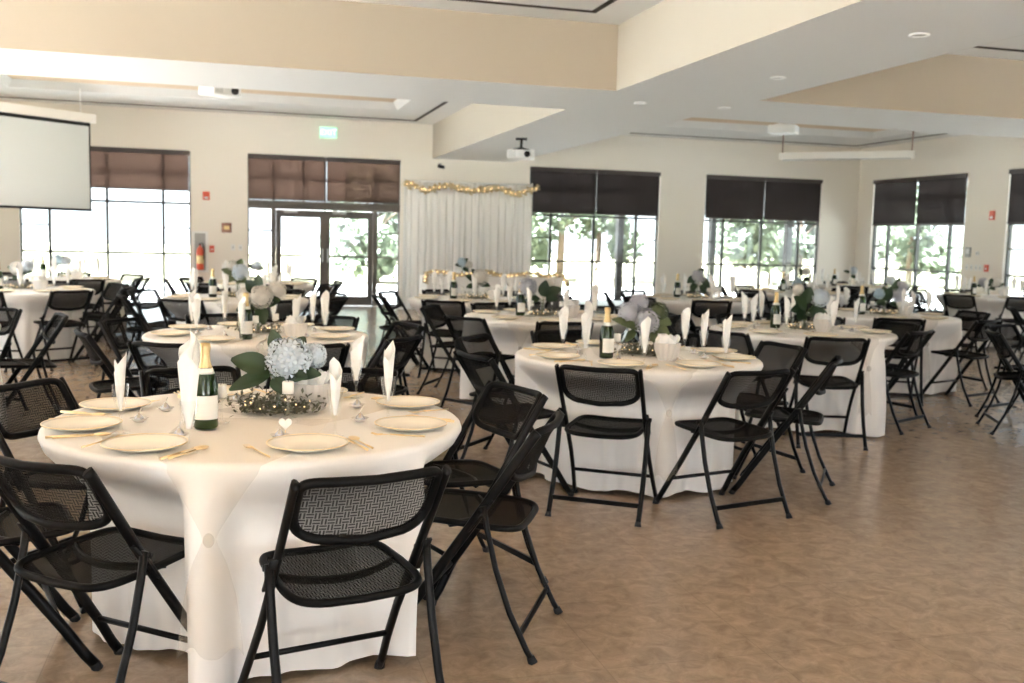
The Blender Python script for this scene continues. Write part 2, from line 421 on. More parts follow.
# roller blinds
def blind(name, org, ax, u0, u1, z0, label):
    A = Vector(ax); Nn = Vector((-A.y, A.x, 0)); o = empty('roller_blind', label, 'blind', Vector(org) + A * (u0 + u1) / 2 + Vector((0, 0, WH)), 0, 'dark roller blinds over the windows')
    org = Vector(org) - Vector(o.location)
    def bx(mb, d0, d1, z0, z1, e=0):
        vs = [org + A * u + Nn * d + Vector((0, 0, z)) for z in (z0, z1) for d in (d0, d1) for u in (u0 + e, u1 - e)]
        return mb.add(vs, [(0, 2, 3, 1), (4, 5, 7, 6), (0, 1, 5, 4), (2, 6, 7, 3), (0, 4, 6, 2), (1, 3, 7, 5)])
    MB().add([org + A * u + Nn * .012 + Vector((0, 0, z)) for z in (z0, WH - .07) for u in (u0 + .012, u1 - .012)], [(0, 1, 3, 2)]).build('fabric', 'blind' if z0 > 2.1 else 'blind_shaded', o, False)
    bx(MB(), -.03, .04, WH - .075, WH + .01).build('cassette', 'blindbar', o, False)
    bx(MB(), .002, .022, z0 - .025, z0 + .004, .008).build('bottom_bar', 'blindbar', o, False)
    return o
wn = ['the window beside the big screen', 'the double glass doors', 'the window right of the white drape', 'the window left of the room corner']
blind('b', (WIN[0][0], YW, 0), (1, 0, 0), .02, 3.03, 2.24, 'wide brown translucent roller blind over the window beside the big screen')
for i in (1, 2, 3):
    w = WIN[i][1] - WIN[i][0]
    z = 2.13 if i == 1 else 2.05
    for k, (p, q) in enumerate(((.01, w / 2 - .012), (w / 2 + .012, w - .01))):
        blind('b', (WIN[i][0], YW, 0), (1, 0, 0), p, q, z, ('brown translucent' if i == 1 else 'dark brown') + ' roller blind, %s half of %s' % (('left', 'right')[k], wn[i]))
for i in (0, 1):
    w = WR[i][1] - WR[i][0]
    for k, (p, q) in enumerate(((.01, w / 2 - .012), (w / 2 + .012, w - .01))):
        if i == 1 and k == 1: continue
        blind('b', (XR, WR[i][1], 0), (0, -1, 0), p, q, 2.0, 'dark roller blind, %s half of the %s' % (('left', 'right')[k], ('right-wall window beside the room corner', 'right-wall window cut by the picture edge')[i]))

# projection screens hung across the two far corners
A = Vector((.735, .678, 0)).normalized()
p1 = Vector((-2.30, 18.39, 0)); p0 = p1 - A * 2.9
def scr_bar(m, a, b, z0, z1, th, off=0):
    Nn = Vector((A.y, -A.x, 0)); A_ = (b - a).normalized(); N_ = Vector((A_.y, -A_.x, 0))
    vs = [q + N_ * d + Vector((0, 0, z)) for z in (z0, z1) for d in (off - th / 2, off + th / 2) for q in (a, b)]
    return m.add(vs, [(0, 2, 3, 1), (4, 5, 7, 6), (0, 1, 5, 4), (2, 6, 7, 3), (0, 4, 6, 2), (1, 3, 7, 5)])
s = empty('projection_screen', 'large white projection screen lowered across the left corner of the room', 'projection screen', (0, 0, 0))
scr_bar(MB(), p0, p1 - A * .02, 1.77, 3.20, .003).build('fabric', 'screen', s, False)
m = MB(); scr_bar(m, p0, p1 - A * .02, 3.155, 3.215, .006); scr_bar(m, p0, p0 + A * .04, 1.77, 3.2, .006); scr_bar(m, p1 - A * .05, p1 - A * .02, 1.77, 3.2, .006); m.build('black_border', 'black', s, False)
scr_bar(MB(), p0 - A * .05, p1 + A * .05, 3.215, 3.36, .13).build('housing', 'white_metal', s, False)
scr_bar(MB(), p0, p1 - A * .02, 1.735, 1.775, .025).build('weight_bar', 'black', s, False)
for q in (p0 + A * .3, p1 - A * .2): MB().tube([q + Vector((0, 0, 3.36)), q + Vector((0, 0, 3.76))], .008, 6).build('hanger', 'white_metal', s)
A2 = (Vector((12.45, 16.2, 0)) - Vector((10.55, 18.05, 0))).normalized()
s = empty('projection_screen', 'rolled-up white projection screen hung across the right corner of the room', 'projection screen')
q0 = Vector((10.55, 18.05, 0)); q1 = Vector((12.36, 16.29, 0))
scr_bar(MB(), q0, q1, 3.17, 3.30, .14).build('housing', 'white_metal', s, False)
scr_bar(MB(), q0 + A2 * .06, q1 - A2 * .06, 3.14, 3.17, .03).build('weight_bar', 'grey', s, False)
for q in (q0 + A2 * .05, q1 - A2 * .05): MB().tube([q + Vector((0, 0, 3.30)), q + Vector((0, 0, 3.76))], .012, 6).build('hanger', 'brown', s)

# projectors
def projector(loc, rz, zc, label, dark):
    o = empty('projector', label, 'projector', loc, rz)
    bev(MB().box(-.22, .22, -.17, .17, -.07, .07).build('body', 'white_metal', o, False), .02, 3)
    m = MB(); m.tube([(.10, -.16, 0), (.10, -.205, 0)], .05, 14); m.build('lens', 'lens', o)
    m = MB()
    for k in range(5): m.box(-.20, -.08, -.173, -.169, -.045 + k * .02, -.036 + k * .02)
    m.build('vent', 'grey', o, False)
    m = MB(); m.tube([(0, 0, .07), (0, 0, zc)], .022, 10); m.box(-.09, .09, -.09, .09, zc - .025, zc); m.box(-.12, .12, -.02, .02, .07, .10); m.box(-.02, .02, -.12, .12, .07, .10)
    for sx in (-1, 1):
        for sy in (-1, 1): m.tube([(0, 0, .12), (sx * .15, sy * .10, .07)], .008, 5)
    m.build('ceiling_mount', 'black' if dark else 'white_metal', o)
    return o
projector((4.46, 15.6, 2.80), -.3, ZS - 2.80, 'white projector on a black mount under the beam along the room', True)
projector((-.16, 14.0, 3.30), .65, 3.88 - 3.30, 'white projector hung from the ceiling near the big screen', False)
projector((8.75, 14.9, 3.36), 2.4, 3.88 - 3.36, 'white projector hung from the ceiling near the rolled-up screen', False)

# downlights in the soffit
def dl():
    o = empty('downlight', '', 'ceiling light')
    MB().lathe([(.075, 0), (.075, -.012), (.055, -.012), (.05, -.004), (.05, .0)], 18).build('trim_ring', 'white_metal', o)
    MB().lathe([(.05, -.003), (.03, -.006), (.0005, -.008)], 18).build('lens', 'grey', o)
    return o
D = Proto(dl)
for (x, y), l in zip(((4.98, 6.6), (5.05, 8.75), (4.55, 10.95), (5.6, 10.9)), ('first downlight along the beam running down the room', 'second downlight along the beam, next before the crossing', 'downlight just left of where the two beams cross', 'downlight just right of where the two beams cross')):
    D.place((x, y, ZS), 0, 'small round white ' + l, 'downlights in the beam')

# things on the far wall
e = empty('exit_sign', 'green lit exit sign high on the wall above the glass doors', 'exit sign', (1.84, YW - .03, 3.47))
bev(MB().box(-.17, .17, -.03, .03, -.11, .11).build('housing', 'exitg', e, False), .01)
cu = bpy.data.curves.new('exit_text', 'FONT'); cu.body = 'EXIT'; cu.size = .16; cu.align_x = 'CENTER'; cu.align_y = 'CENTER'; cu.extrude = .002
to = bpy.data.objects.new('tmp_text', cu); COL.objects.link(to)
me = bpy.data.meshes.new_from_object(to); bpy.data.objects.remove(to)
me.materials.clear(); me.materials.append(M['exitl'])
lo = bpy.data.objects.new('lettering', me); COL.objects.link(lo); lo.parent = e; lo.rotation_euler = (PI / 2, 0, 0); lo.location = (0, -.033, 0)
c = empty('extinguisher_cabinet', 'white recessed cabinet holding a red fire extinguisher', 'cabinet', (-.62, YW, 1.05))
m = MB(); m.box(-.15, .15, -.02, -.001, .36, .40); m.box(-.15, .15, -.02, -.001, -.40, -.36); m.box(-.15, -.10, -.02, -.001, -.36, .36); m.box(.10, .15, -.02, -.001, -.36, .36); m.build('frame', 'white_metal', c, False)
MB().box(-.10, .10, -.006, -.001, -.36, .36).build('back_panel', 'grey', c, False)
x = empty('fire_extinguisher', 'red fire extinguisher inside the white wall cabinet', 'fire extinguisher', (-.62, YW - .085, .70))
MB().lathe([(.0005, 0), (.06, .0), (.068, .02), (.068, .36), (.05, .42), (.02, .45), (.02, .48), (.0005, .48)], 16).build('cylinder', 'red', x)
m = MB(); m.box(-.015, .015, -.05, .05, .48, .51); m.tube([(0, 0, .50), (.05, 0, .52), (.07, -.02, .42), (.07, -.02, .2)], .01, 6); m.build('handle', 'black', x)
MB().lathe([(.0695, .12), (.0695, .28)], 10, (0, 0, 0), PI, 2 * PI).build('label', 'foil', x)
def plaque(name, label, cat, x, z, w, h, m, inner=None, im='label', d=.03, right=False):
    o = bev(MB().box(-w / 2, w / 2, -d, -.0005, -h / 2, h / 2).build(name, m, None, False), .004)
    o.location = (XR, x, z) if right else (x, YW, z)
    if right: o.rotation_euler = (0, 0, -PI / 2)
    tag(o, label, cat)
    if inner:
        MB().box(-inner[0] / 2, inner[0] / 2, -d - .004, -d + .001, inner[2] - inner[1] / 2, inner[2] + inner[1] / 2).build('face', im, o, False)
    return o
plaque('alarm_strobe', 'red square alarm strobe on the wall above the extinguisher cabinet', 'alarm', -.50, 2.14, .13, .16, 'red', (.07, .04, -.04), 'white_metal')
plaque('wall_sign', 'small brown square sign on the wall left of the glass doors', 'sign', -.12, 1.53, .19, .19, 'brown', (.10, .07, 0), 'foil', .012)
plaque('alarm_pull', 'small red alarm pull beside the extinguisher cabinet', 'alarm', -.40, 1.11, .09, .13, 'red', (.05, .02, -.01), 'white_metal')
plaque('light_switch', 'white light switch on the wall, second from the glass doors', 'switch', .0, 1.15, .08, .12, 'white_metal', (.02, .04, 0), 'grey', .01)
plaque('light_switch', 'white light switch on the wall beside the glass doors', 'switch', .14, 1.15, .08, .12, 'white_metal', (.02, .04, 0), 'grey', .01)
plaque('alarm_strobe', 'red alarm strobe on the right wall between its two windows', 'alarm', 16.15, 2.14, .13, .18, 'red', (.07, .05, -.04), 'white_metal', .03, True)
plaque('wall_panel', 'grey control panel on the right wall beside the corner window', 'panel', 16.73, 1.42, .14, .20, 'grey', (.09, .10, .02), 'white_metal', .03, True)
plaque('thermostat', 'small white thermostat on the right wall', 'thermostat', 16.48, 1.40, .08, .08, 'white_metal', (.04, .03, 0), 'grey', .02, True)
plaque('alarm_pull', 'small red alarm pull low on the right wall', 'alarm', 16.2, 1.12, .10, .14, 'red', (.05, .02, -.01), 'white_metal', .03, True)
for k, yy in enumerate((16.75, 16.62, 16.49, 16.38)):
    plaque('light_switch', 'white light switch on the right wall, number %s from the corner window' % ('one', 'two', 'three', 'four')[k], 'switch', yy, 1.12, .07, .12, 'white_metal', (.02, .04, 0), 'grey', .01, True)
cam_o = empty('security_camera', 'small black security camera on the wall above the white drape', 'camera', (4.12, YW, 2.93))
m = MB(); m.box(-.03, .03, -.02, -.001, -.04, .04); m.tube([(0, -.02, 0), (0, -.07, -.02)], .012, 6); m.build('bracket', 'grey', cam_o)
MB().tube([(-.03, -.05, -.02), (.05, -.16, -.05)], .035, 10).build('body', 'black', cam_o)

# drape backdrop with ribbon garland
bd = empty('drape_backdrop', 'white sheer drape on a stand between the glass doors and window', 'backdrop', (4.62, 19.9, 0))
W2 = 1.30
m = MB()
def drape(u, v):
    x = -W2 + 2 * W2 * u; am = .014 + .022 * v
    return (x + .015 * math.sin(u * 90), am * math.sin(u * 2 * PI * 19 + .8 * math.sin(u * 13)) + .02 * math.sin(u * 41), 2.56 - 2.54 * v)
m.grid(drape, 300, 12); m.build('drape', 'drape', bd)
m = MB(); m.tube([(-W2 - .03, 0, 2.56), (W2 + .03, 0, 2.56)], .02, 8); m.build('crossbar', 'white_metal', bd)
m = MB()
for sx in (-1, 1): m.tube([(sx * (W2 + .02), .0, 0.01), (sx * (W2 + .02), .0, 2.60)], .02, 8); m.box(sx * (W2 + .02) - .18, sx * (W2 + .02) + .18, -.18, .18, 0, .012)
m.build('stand', 'white_metal', bd)
def garland(P, thick, name, label, loc, seed):
    r = random.Random(seed); o = empty(name, label, 'garland', loc)
    n = len(P) * 6; pts = []
    for i in range(n):
        t = i / (n - 1) * (len(P) - 1); k = min(int(t), len(P) - 2); f = t - k
        p0 = P[max(k - 1, 0)]; p1 = P[k]; p2 = P[k + 1]; p3 = P[min(k + 2, len(P) - 1)]
        pts.append(Vector([.5 * (2 * p1[c] + (p2[c] - p0[c]) * f + (2 * p0[c] - 5 * p1[c] + 4 * p2[c] - p3[c]) * f * f + (3 * p1[c] - p0[c] - 3 * p2[c] + p3[c]) * f ** 3) for c in range(3)]))
    m = MB(); m.tube(pts, [thick * r.uniform(.55, 1.25) for _ in pts], 7)
    for p in pts:
        for _ in range(3):
            d = Vector((r.uniform(-1, 1), r.uniform(-1, 1), r.uniform(-1, 1))).normalized(); e2 = d.cross(Vector((.3, .5, .8))).normalized()
            c0 = p + d * thick; m.add([c0 - e2 * thick * .6, c0 + e2 * thick * .6, c0 + e2 * thick * .4 + d * thick * .9, c0 - e2 * thick * .5 + d * thick * .7], [(0, 1, 2, 3)])
    m.build('ribbon', 'ribbon', o)
    b = MB()
    for p in pts[1::2]:
        d = Vector((r.uniform(-1, 1), -1.0, r.uniform(-.6, 1))).normalized(); b.ball(p + d * thick * 1.25, .013, 6, 4)
    b.build('fairy_lights', 'fairy', o)
    return o
P = []
for k in range(13):
    x = -1.36 + 2.75 * k / 12; P.append((x, -.125, 2.50 - (.12 if k % 4 == 2 else 0.02 if k % 4 == 0 else .07) + .02 * math.sin(k * 2.3)))
garland(P, .05, 'ribbon_garland', 'gold ribbon garland with fairy lights swagged along the white drape', (4.62, 19.9, 0), 3)

# ------------------------------------------------------------------ outside
m = MB(); m.box(-40, 60, YW + .2, YW + 9, -.12, -.02); m.box(XR + .2, XR + 9, -12, YW + .2, -.12, -.02); m.box(XL - 9, XL - .2, -12, YW + .2, -.12, -.02); m.box(XL - .2, XR + .2, -12, YB - .2, -.12, -.02)
struct(m.build('patio_ground', 'concrete', None, False))
m = MB(); m.box(-60, 80, YW + 9, 110, -.12, -.03); m.box(XR + 9, 80, -12, YW + .2, -.12, -.03); m.box(-60, XL - 9, -12, YW + .2, -.12, -.03); m.box(-60, 80, -40, -12, -.12, -.03)
struct(m.build('lawn_ground', 'grass', None, False))
# porch roof outside the right-hand windows
m = MB()
def slab(mb, pts, th=.12):
    vs = [Vector(p) for p in pts] + [Vector(p) + Vector((0, 0, th)) for p in pts]
    mb.add(vs, [(3, 2, 1, 0), (4, 5, 6, 7), (0, 1, 5, 4), (1, 2, 6, 5), (2, 3, 7, 6), (3, 0, 4, 7)])
slab(m, [(5.8, YW + .2, 3.15), (14.3, YW + .2, 3.15), (14.3, 23.7, 2.20), (5.8, 23.7, 2.20)])
for k in range(6):
    xx = 6.4 + k * 1.45; m.bar((xx, YW + .2, 3.07), (xx, 23.7, 2.12), .07, .14)
struct(m.build('porch_roof', 'roof', None, False))
for k, (xx, yy) in enumerate(((6.2, 23.5), (9.35, 23.5), (11.9, 23.5), (14.1, 23.5))):
    o = MB().box(-.08, .08, -.08, .08, -.02, 2.2).build('porch_post', 'roof', None, False); o.location = (xx, yy, 0); struct(o)
def tree(loc, h, rad, seed, label, trunk=.14, n=2600, leaf='tleaf', dens=.22):
    r = random.Random(seed); o = empty('tree', label, 'tree', loc, 0, 'trees outside the windows')
    t = MB(); t.tube([(0, 0, -.03), (.05, .03, h * .3), (-.04, .06, h * .62), (.05, 0, h * .85)], [trunk, trunk * .8, trunk * .5, trunk * .2], 8)
    for k in range(7):
        a = r.uniform(0, 6.28); z = h * r.uniform(.3, .6); t.tube([(0, .03, z), (math.cos(a) * rad * .4, math.sin(a) * rad * .4, z + h * .13), (math.cos(a) * rad * .8, math.sin(a) * rad * .8, z + h * .2)], [trunk * .4, trunk * .25, trunk * .08], 6)
    t.build('trunk', 'bark', o)
    m = MB(); cl = []
    for k in range(16):
        a = r.uniform(0, 6.28); q = rad * math.sqrt(r.random()) * .8; cl.append((math.cos(a) * q, math.sin(a) * q, h * r.uniform(.16, .95), rad * r.uniform(.28, .5)))
    for k in range(n):
        c = cl[k % 16]; d = Vector((r.gauss(0, 1), r.gauss(0, 1), r.gauss(0, .8))).normalized() * c[3] * r.random() ** .4
        p = Vector(c[:3]) + d; u = Vector((r.uniform(-1, 1), r.uniform(-1, 1), r.uniform(-1, 1))).normalized(); v = u.cross(Vector((.2, .7, -.6))).normalized(); q = dens * r.uniform(.6, 1.2)
        m.add([p - u * q, p + v * q * .5, p + u * q, p - v * q * .5], [(0, 1, 2, 3)])
    m.build('crown', leaf, o, False)
    return o
tree((4.3, 31.0, 0), 3.6, 1.5, 1, 'pale green tree seen through the right-hand glass door', .10, 900)
tree((11.6, 35.0, 0), 5.5, 2.3, 2, 'bushy tree filling the left of the window beside the white drape', .16, 3400)
tree((14.2, 38.0, 0), 5.5, 1.6, 3, 'slim tree in the middle of the window beside the white drape', .14)
tree((18.6, 34.0, 0), 5.5, 2.2, 4, 'bushy tree in the left of the window before the room corner', .16, 3400)
tree((22.8, 37.0, 0), 5.0, 1.3, 5, 'thin tree in the right of the window before the room corner')
tree((25.5, 33.5, 0), 5.5, 2.0, 6, 'tree seen through the right-wall window beside the corner')
def shrub(loc, s, seed, label):
    r = random.Random(seed); m = MB()
    for k in range(500):
        d = Vector((r.gauss(0, 1), r.gauss(0, 1), abs(r.gauss(0, .8)))).normalized() * r.random() ** .4
        p = Vector((d.x * s, d.y * s * .7, d.z * s * .9)); u = Vector((r.uniform(-1, 1), r.uniform(-1, 1), r.uniform(-.2, 1))).normalized(); v = u.cross(Vector((.2, .7, -.6))).normalized(); q = .10 * r.uniform(.6, 1.2)
        m.add([p - u * q, p + v * q * .4, p + u * q, p - v * q * .4], [(0, 1, 2, 3)])
    o = m.build('shrub', 'shrub', None, False); o.location = loc; tag(o, label, 'shrub', 'shrubs outside the windows')
shrub((10.9, 28.6, 0), .9, 11, 'dry shrub outside the window right of the white drape')
shrub((15.6, 28.4, 0), .9, 12, 'dry shrub outside the window left of the room corner')

# ------------------------------------------------------------------ folding chair (faces +y; origin on the floor)
def make_chair():
    o = empty('folding_chair', '', 'chair')
    dz, dy = .835, .55
    def bp(x, v, off=0):                      # a point of the back panel: v down from the top edge, bowed backwards
        bow = (.030 + .20 * max(0, v)) * (1 - (x / .215) ** 2)
        y = -.258 + dy * v - bow * dz + off; z = .814 - dz * v - bow * dy * .6
        if v < .02: y -= (.02 - v) * .5
        return (x, y, z)
    def outl(t):                              # outline of the back panel, x and v
        a = 2 * PI * t; c, s = math.cos(a), math.sin(a)
        x = .202 * math.copysign(abs(c) ** .28, c)
        v = .1 - .090 * math.copysign(abs(s) ** .30, s) if s > 0 else .1 + .118 * (abs(s) ** .55)
        return x, v
    n = 44
    b = MB(); b.tube([bp(*outl(i / n)) for i in range(n)], .0145, 8, True)
    bo = b.build('backrest', 'plastic', o)
    def panel(u, v):
        x = -.197 + .394 * u; 
        q = min(1, abs(x) / .202); s = (1 - q ** (1 / .28 * 1.0)) if q < 1 else 0
        top = .012; lo_ = .1 + .112 * (max(0., 1 - q ** 4.2)) ** .30
        return bp(x, top + (lo_ - top) * v)
    MB().grid(panel, 16, 6).build('woven_panel', 'mesh_back', bo)
    def sp(x, y): return (x, y, .447 + .02 * (y + .2) / .42 - .012 * (1 - (x / .2) ** 2))
    def so(t):
        a = 2 * PI * t; c, s = math.cos(a), math.sin(a)
        return .194 * math.copysign(abs(c) ** .35, c) * (1.0 if s > 0 else 1.02), .015 + .21 * math.copysign(abs(s) ** .42, s)
    b = MB(); b.tube([sp(*so(i / n)) for i in range(n)], .0125, 8, True)
    b.tube([(x, .0 + .07 * (x / .19) ** 2 - .02, sp(x, 0)[2] - .006) for x in [-.19 + .38 * i / 10 for i in range(11)]], .013, 6)
    st = b.build('seat', 'plastic', o)
    def spn(u, v):
        y = -.19 + .41 * v; q = min(1, abs(y - .015) / .21); w = .19 * (max(0, 1 - q ** (2 / .42))) ** .175
        x = w * (2 * u - 1); p = sp(x, y); return (p[0], p[1], p[2] + .003)
    MB().grid(spn, 12, 14).build('woven_panel', 'mesh_seat', st)
    for s in (-1, 1):
        b = MB(); b.tube([(s * .220, -.262, .800), (s * .220, -.252, .788), (s * .219, -.15, .632), (s * .217, -.03, .45), (s * .218, .08, .29), (s * .226, .175, .15), (s * .234, .235, .055), (s * .238, .268, .012)], [.0115] * 8, 10, sq=1.55)
        f = b.build('front_leg', 'black', o)
        MB().tube([(s * .238, .262, .022), (s * .239, .272, 0.)], [.0165, .019], 8).build('foot_cap', 'rubber', f)
        b = MB(); b.tube([(s * .240, -.085, .535), (s * .240, -.098, .46), (s * .240, -.132, .32), (s * .240, -.185, .17), (s * .240, -.25, .04), (s * .240, -.268, .012)], .0105, 8, sq=1.3)
        f = b.build('rear_leg', 'black', o)
        MB().tube([(s * .240, -.263, .022), (s * .240, -.273, 0.)], [.0145, .018], 8).build('foot_cap', 'rubber', f)
        b = MB(); b.tube([(s * .207, -.075, .522), (s * .254, -.075, .522)], .010, 8); b.bar((s * .228, -.115, .555), (s * .228, -.03, .44), .008, .032, (1, 0, 0)); b.build('hinge', 'black', o)
    MB().tube([(-.222, .165, .165), (.222, .165, .165)], .010, 8).build('stretcher', 'black', o)
    MB().bar((-.238, -.222, .095), (.238, -.222, .095), .010, .024).build('stretcher', 'black', o, False)
    return o
CH = Proto(make_chair)

# ------------------------------------------------------------------ tables
# name, centre, description, setting level, chairs: degrees or (x, y, fx, fy) of origin and facing
TB = [
 ('T1', (.095, 3.77), 'the foremost round table', [(-.375, 3.17, .65, .76), (.305, 2.905, -.24, .97), (.867, 3.49, -.875, .484), 19, 66, 105, 144, 197]),
 ('T2', (2.38, 5.62), 'the second table beside open floor', [(1.947, 4.976, .561, .828), (2.568, 4.82, -.232, .973), (3.165, 5.18, -.809, .587), 9, 55, 97, 138, 192]),
 ('T3', (4.52, 7.25), 'the third table beside open floor', [209, 251, (5.138, 6.936, -.454, .891), 0, 40, 80, 122, 165]),
 ('T4', (.165, 7.0), 'the table just behind the foremost', [241, 284, 322, 16, 59, 105, 147, 194]),
 ('T5', (6.5, 8.9), 'the fourth table beside open floor', [241, 288, 359, 43, 90, 135]),
 ('T6', (2.73, 8.57), 'the table straight behind the second', [218, 258, 302, 347, 48, 102, 146]),
 ('T7', (2.63, 10.95), 'the table facing the white drape', [244, 292, 340, 25, 60, 92, 128, 165]),
 ('T8', (5.62, 11.43), 'the table below the wall pier', [212, 249, 295, 340, 25, 70, 112, 160]),
 ('T9', (-2.24, 12.0), 'the table under the big screen', [262, 303, 350, 37, 80, 122]),
 ('T10', (-2.33, 7.65), 'the table at the left edge', [22, 57]),
 ('T11', (.03, 10.84), 'the table under the extinguisher cabinet', [243, 296, 341, 22, 62, 105, 140, 176]),
 ('T12', (.31, 13.9), 'the table by the glass doors', [178, 232, 290, 330, 8, 45, 95, 138]),
 ('T13', (11.2, 12.8), 'the table by the right wall', [215, 252, 295, 340, 70, 115, 165]),
 ('T14', (8.2, 13.3), 'the table under the fourth window', [212, 250, 290, 330, 20, 70, 100, 150]),
 ('T15', (10.6, 15.6), 'the table in the far corner', [200, 240, 280, 330, 20, 70, 110, 155]),
 ('T17', (-2.23, 14.6), 'the table by the leftmost window', [250, 293, 340, 42, 90, 135]),
 ('T18', (6.88, 6.19), 'the table past the right edge', [(6.16, 6.57, .88, -.47), 112]),
 ('T19', (9.7, 9.0), 'farther table past right edge', [150, 185]),
]
BINS = ['near', 'near right', 'right', 'far right', 'far', 'far left', 'left', 'near left']
def side_names(c, angs):
    """unique names of the seats, as seen from where the photograph was taken"""
    n = len(angs); to = math.atan2(-c[1], -c[0])
    rel = [math.degrees((a - to)) % 360 for a in angs]; best = None
    order = sorted(range(n), key=lambda i: rel[i])
    for comb in itertools.combinations(range(8), n):
        for sft in range(n):
            cost = 0
            for j, i in enumerate(order):
                d = abs(rel[i] - 45 * comb[(j + sft) % n]); d = min(d, 360 - d); cost += d * d
            if best is None or cost < best[0]: best = (cost, comb, sft)
    out = [None] * n
    for j, i in enumerate(order): out[i] = BINS[best[1][(j + best[2]) % n]]
    return out
R, ZTOP = .775, .762
SEATS = {}
for nm, c, desc, chs in TB:
    r = random.Random(hash_seed := sum(ord(q) * 31 for q in nm)); L = []
    # chairs given by their direction move apart until none touch
    A_ = sorted([[math.degrees(math.atan2(a[1] - c[1], a[0] - c[0])) % 360, 0, a] if isinstance(a, tuple) else [a % 360, 1, a] for a in chs], key=lambda q: q[0])
    for _ in range(300):
        for k in range(len(A_)):
            p, q = A_[k - 1], A_[k]; d = (q[0] - p[0]) % 360; need = (38.5 if nm in ('T1', 'T2', 'T3', 'T4') else 44.0) - d
            if len(A_) > 1 and need > 0:
                if p[1]: p[0] -= need * (.5 if q[1] else 1) * .5
                if q[1]: q[0] += need * (.5 if p[1] else 1) * .5
    chs = [q[2] if not q[1] else q[0] % 360 for q in A_]
    for a in chs:
        if isinstance(a, tuple):
            x, y, fx, fy = a; L.append((x, y, math.atan2(fy, fx) - PI / 2, math.atan2(y - c[1], x - c[0])))
        else:
            a = math.radians(a); ro = .87 + r.uniform(-.015, .03)
            L.append((c[0] + ro * math.cos(a), c[1] + ro * math.sin(a), a + PI / 2 + r.uniform(-.045, .045), a))
    names = side_names(c, [q[3] for q in L]); SEATS[nm] = (c, desc, L, names)
    for (x, y, rz, a), s in zip(L, names):
        CH.place((x, y, 0), rz, 'black mesh-back folding chair on the %s side of %s' % (s, desc), 'chairs around ' + desc)

def rim_limit(c, L, full=.77):
    """how far out the cloth hangs in each direction: chairs pushed under the table push it in"""
    n = 288; lim = []; K = [(x - c[0], y - c[1], math.cos(rz), math.sin(rz), -.38 if abs(x - 5.138) < .01 else -.245, .12 if abs(x + .375) < .01 else .245) for x, y, rz, a in L]
    for i in range(n):
        th = 2 * PI * i / n; ct, st = math.cos(th), math.sin(th); v = full
        for q in range(38):
            r_ = .40 + q * .01; hit = False
            for x, y, cz, sz, xl, xr in K:
                dx, dy = r_ * ct - x, r_ * st - y
                if xl < dx * cz + dy * sz < xr and abs(-dx * sz + dy * cz) < .285: hit = True; break
            if hit: v = r_ - .015; break
        lim.append(v)
    lo = [min(lim[(i + k) % n] for k in (-2, -1, 0, 1, 2)) for i in range(n)]
    for _ in range(4): lo = [.25 * lo[i - 1] + .5 * lo[i] + .25 * lo[(i + 1) % n] for i in range(n)]
    return lo
def sstep(t): t = max(0., min(1., t)); return t * t * (3 - 2 * t)
def cloth_r(lim, ph, th, z):
    n = len(lim); f = (th % (2 * PI)) / (2 * PI) * n; i = int(f) % n; k = f - int(f); rl = lim[i] * (1 - k) + lim[(i + 1) % n] * k
    t = (.74 - z) / .22; t2 = sstep((.74 - z) / .6)
    w = .30 + .85 * sstep((rl - .6) / .16)
    fold = (.020 * math.sin(13 * th + ph[0]) + .014 * math.sin(22 * th + ph[1]) + .010 * math.sin(35 * th + ph[2]) + .012 * math.sin(6 * th + ph[3]))
    return .748 * (1 - sstep(t)) + rl * sstep(t) + fold * t2 * w * 1.5 - .012 * t2
CL = {}
for nm, (c, desc, L, names) in SEATS.items():
    if nm in ('T18', 'T19'): continue
    r = random.Random(sum(ord(q) for q in nm)); ph = [r.uniform(0, 6.28) for _ in range(4)]
    lim = rim_limit(c, L, .80 if nm == 'T1' else .77); CL[nm] = (lim, ph); nt = 216 if nm in ('T1', 'T2', 'T3', 'T4') else 128
    rings = [(.002, ZTOP), (.3, ZTOP), (.6, ZTOP), (.724, ZTOP), (.736, ZTOP - .002), (.745, ZTOP - .010), (.749, ZTOP - .024)]
    zs = [.70, .66, .62, .58, .54, .50, .46, .42, .36, .30, .22, .14, .07, .012]
    m = MB(); vs = []
    for rr, z in rings: vs += [(rr * math.cos(2 * PI * k / nt), rr * math.sin(2 * PI * k / nt), z) for k in range(nt)]
    for z in zs:
        for k in range(nt):
            th = 2 * PI * k / nt; q = cloth_r(lim, ph, th, z); zz = z + (.012 * (1 + math.sin(9 * th + ph[1])) if z < .02 else 0)
            vs.append((q * math.cos(th), q * math.sin(th), zz))
    nr = len(rings) + len(zs)
    m.add(vs, [(i * nt + k, (i + 1) * nt + k, (i + 1) * nt + (k + 1) % nt, i * nt + (k + 1) % nt) for i in range(nr - 1) for k in range(nt)])
    o = m.build('tablecloth', 'cloth'); o.location = (c[0], c[1], 0)
    tag(o, 'white floor-length round tablecloth draped on ' + desc, 'tablecloth', 'white tablecloths')

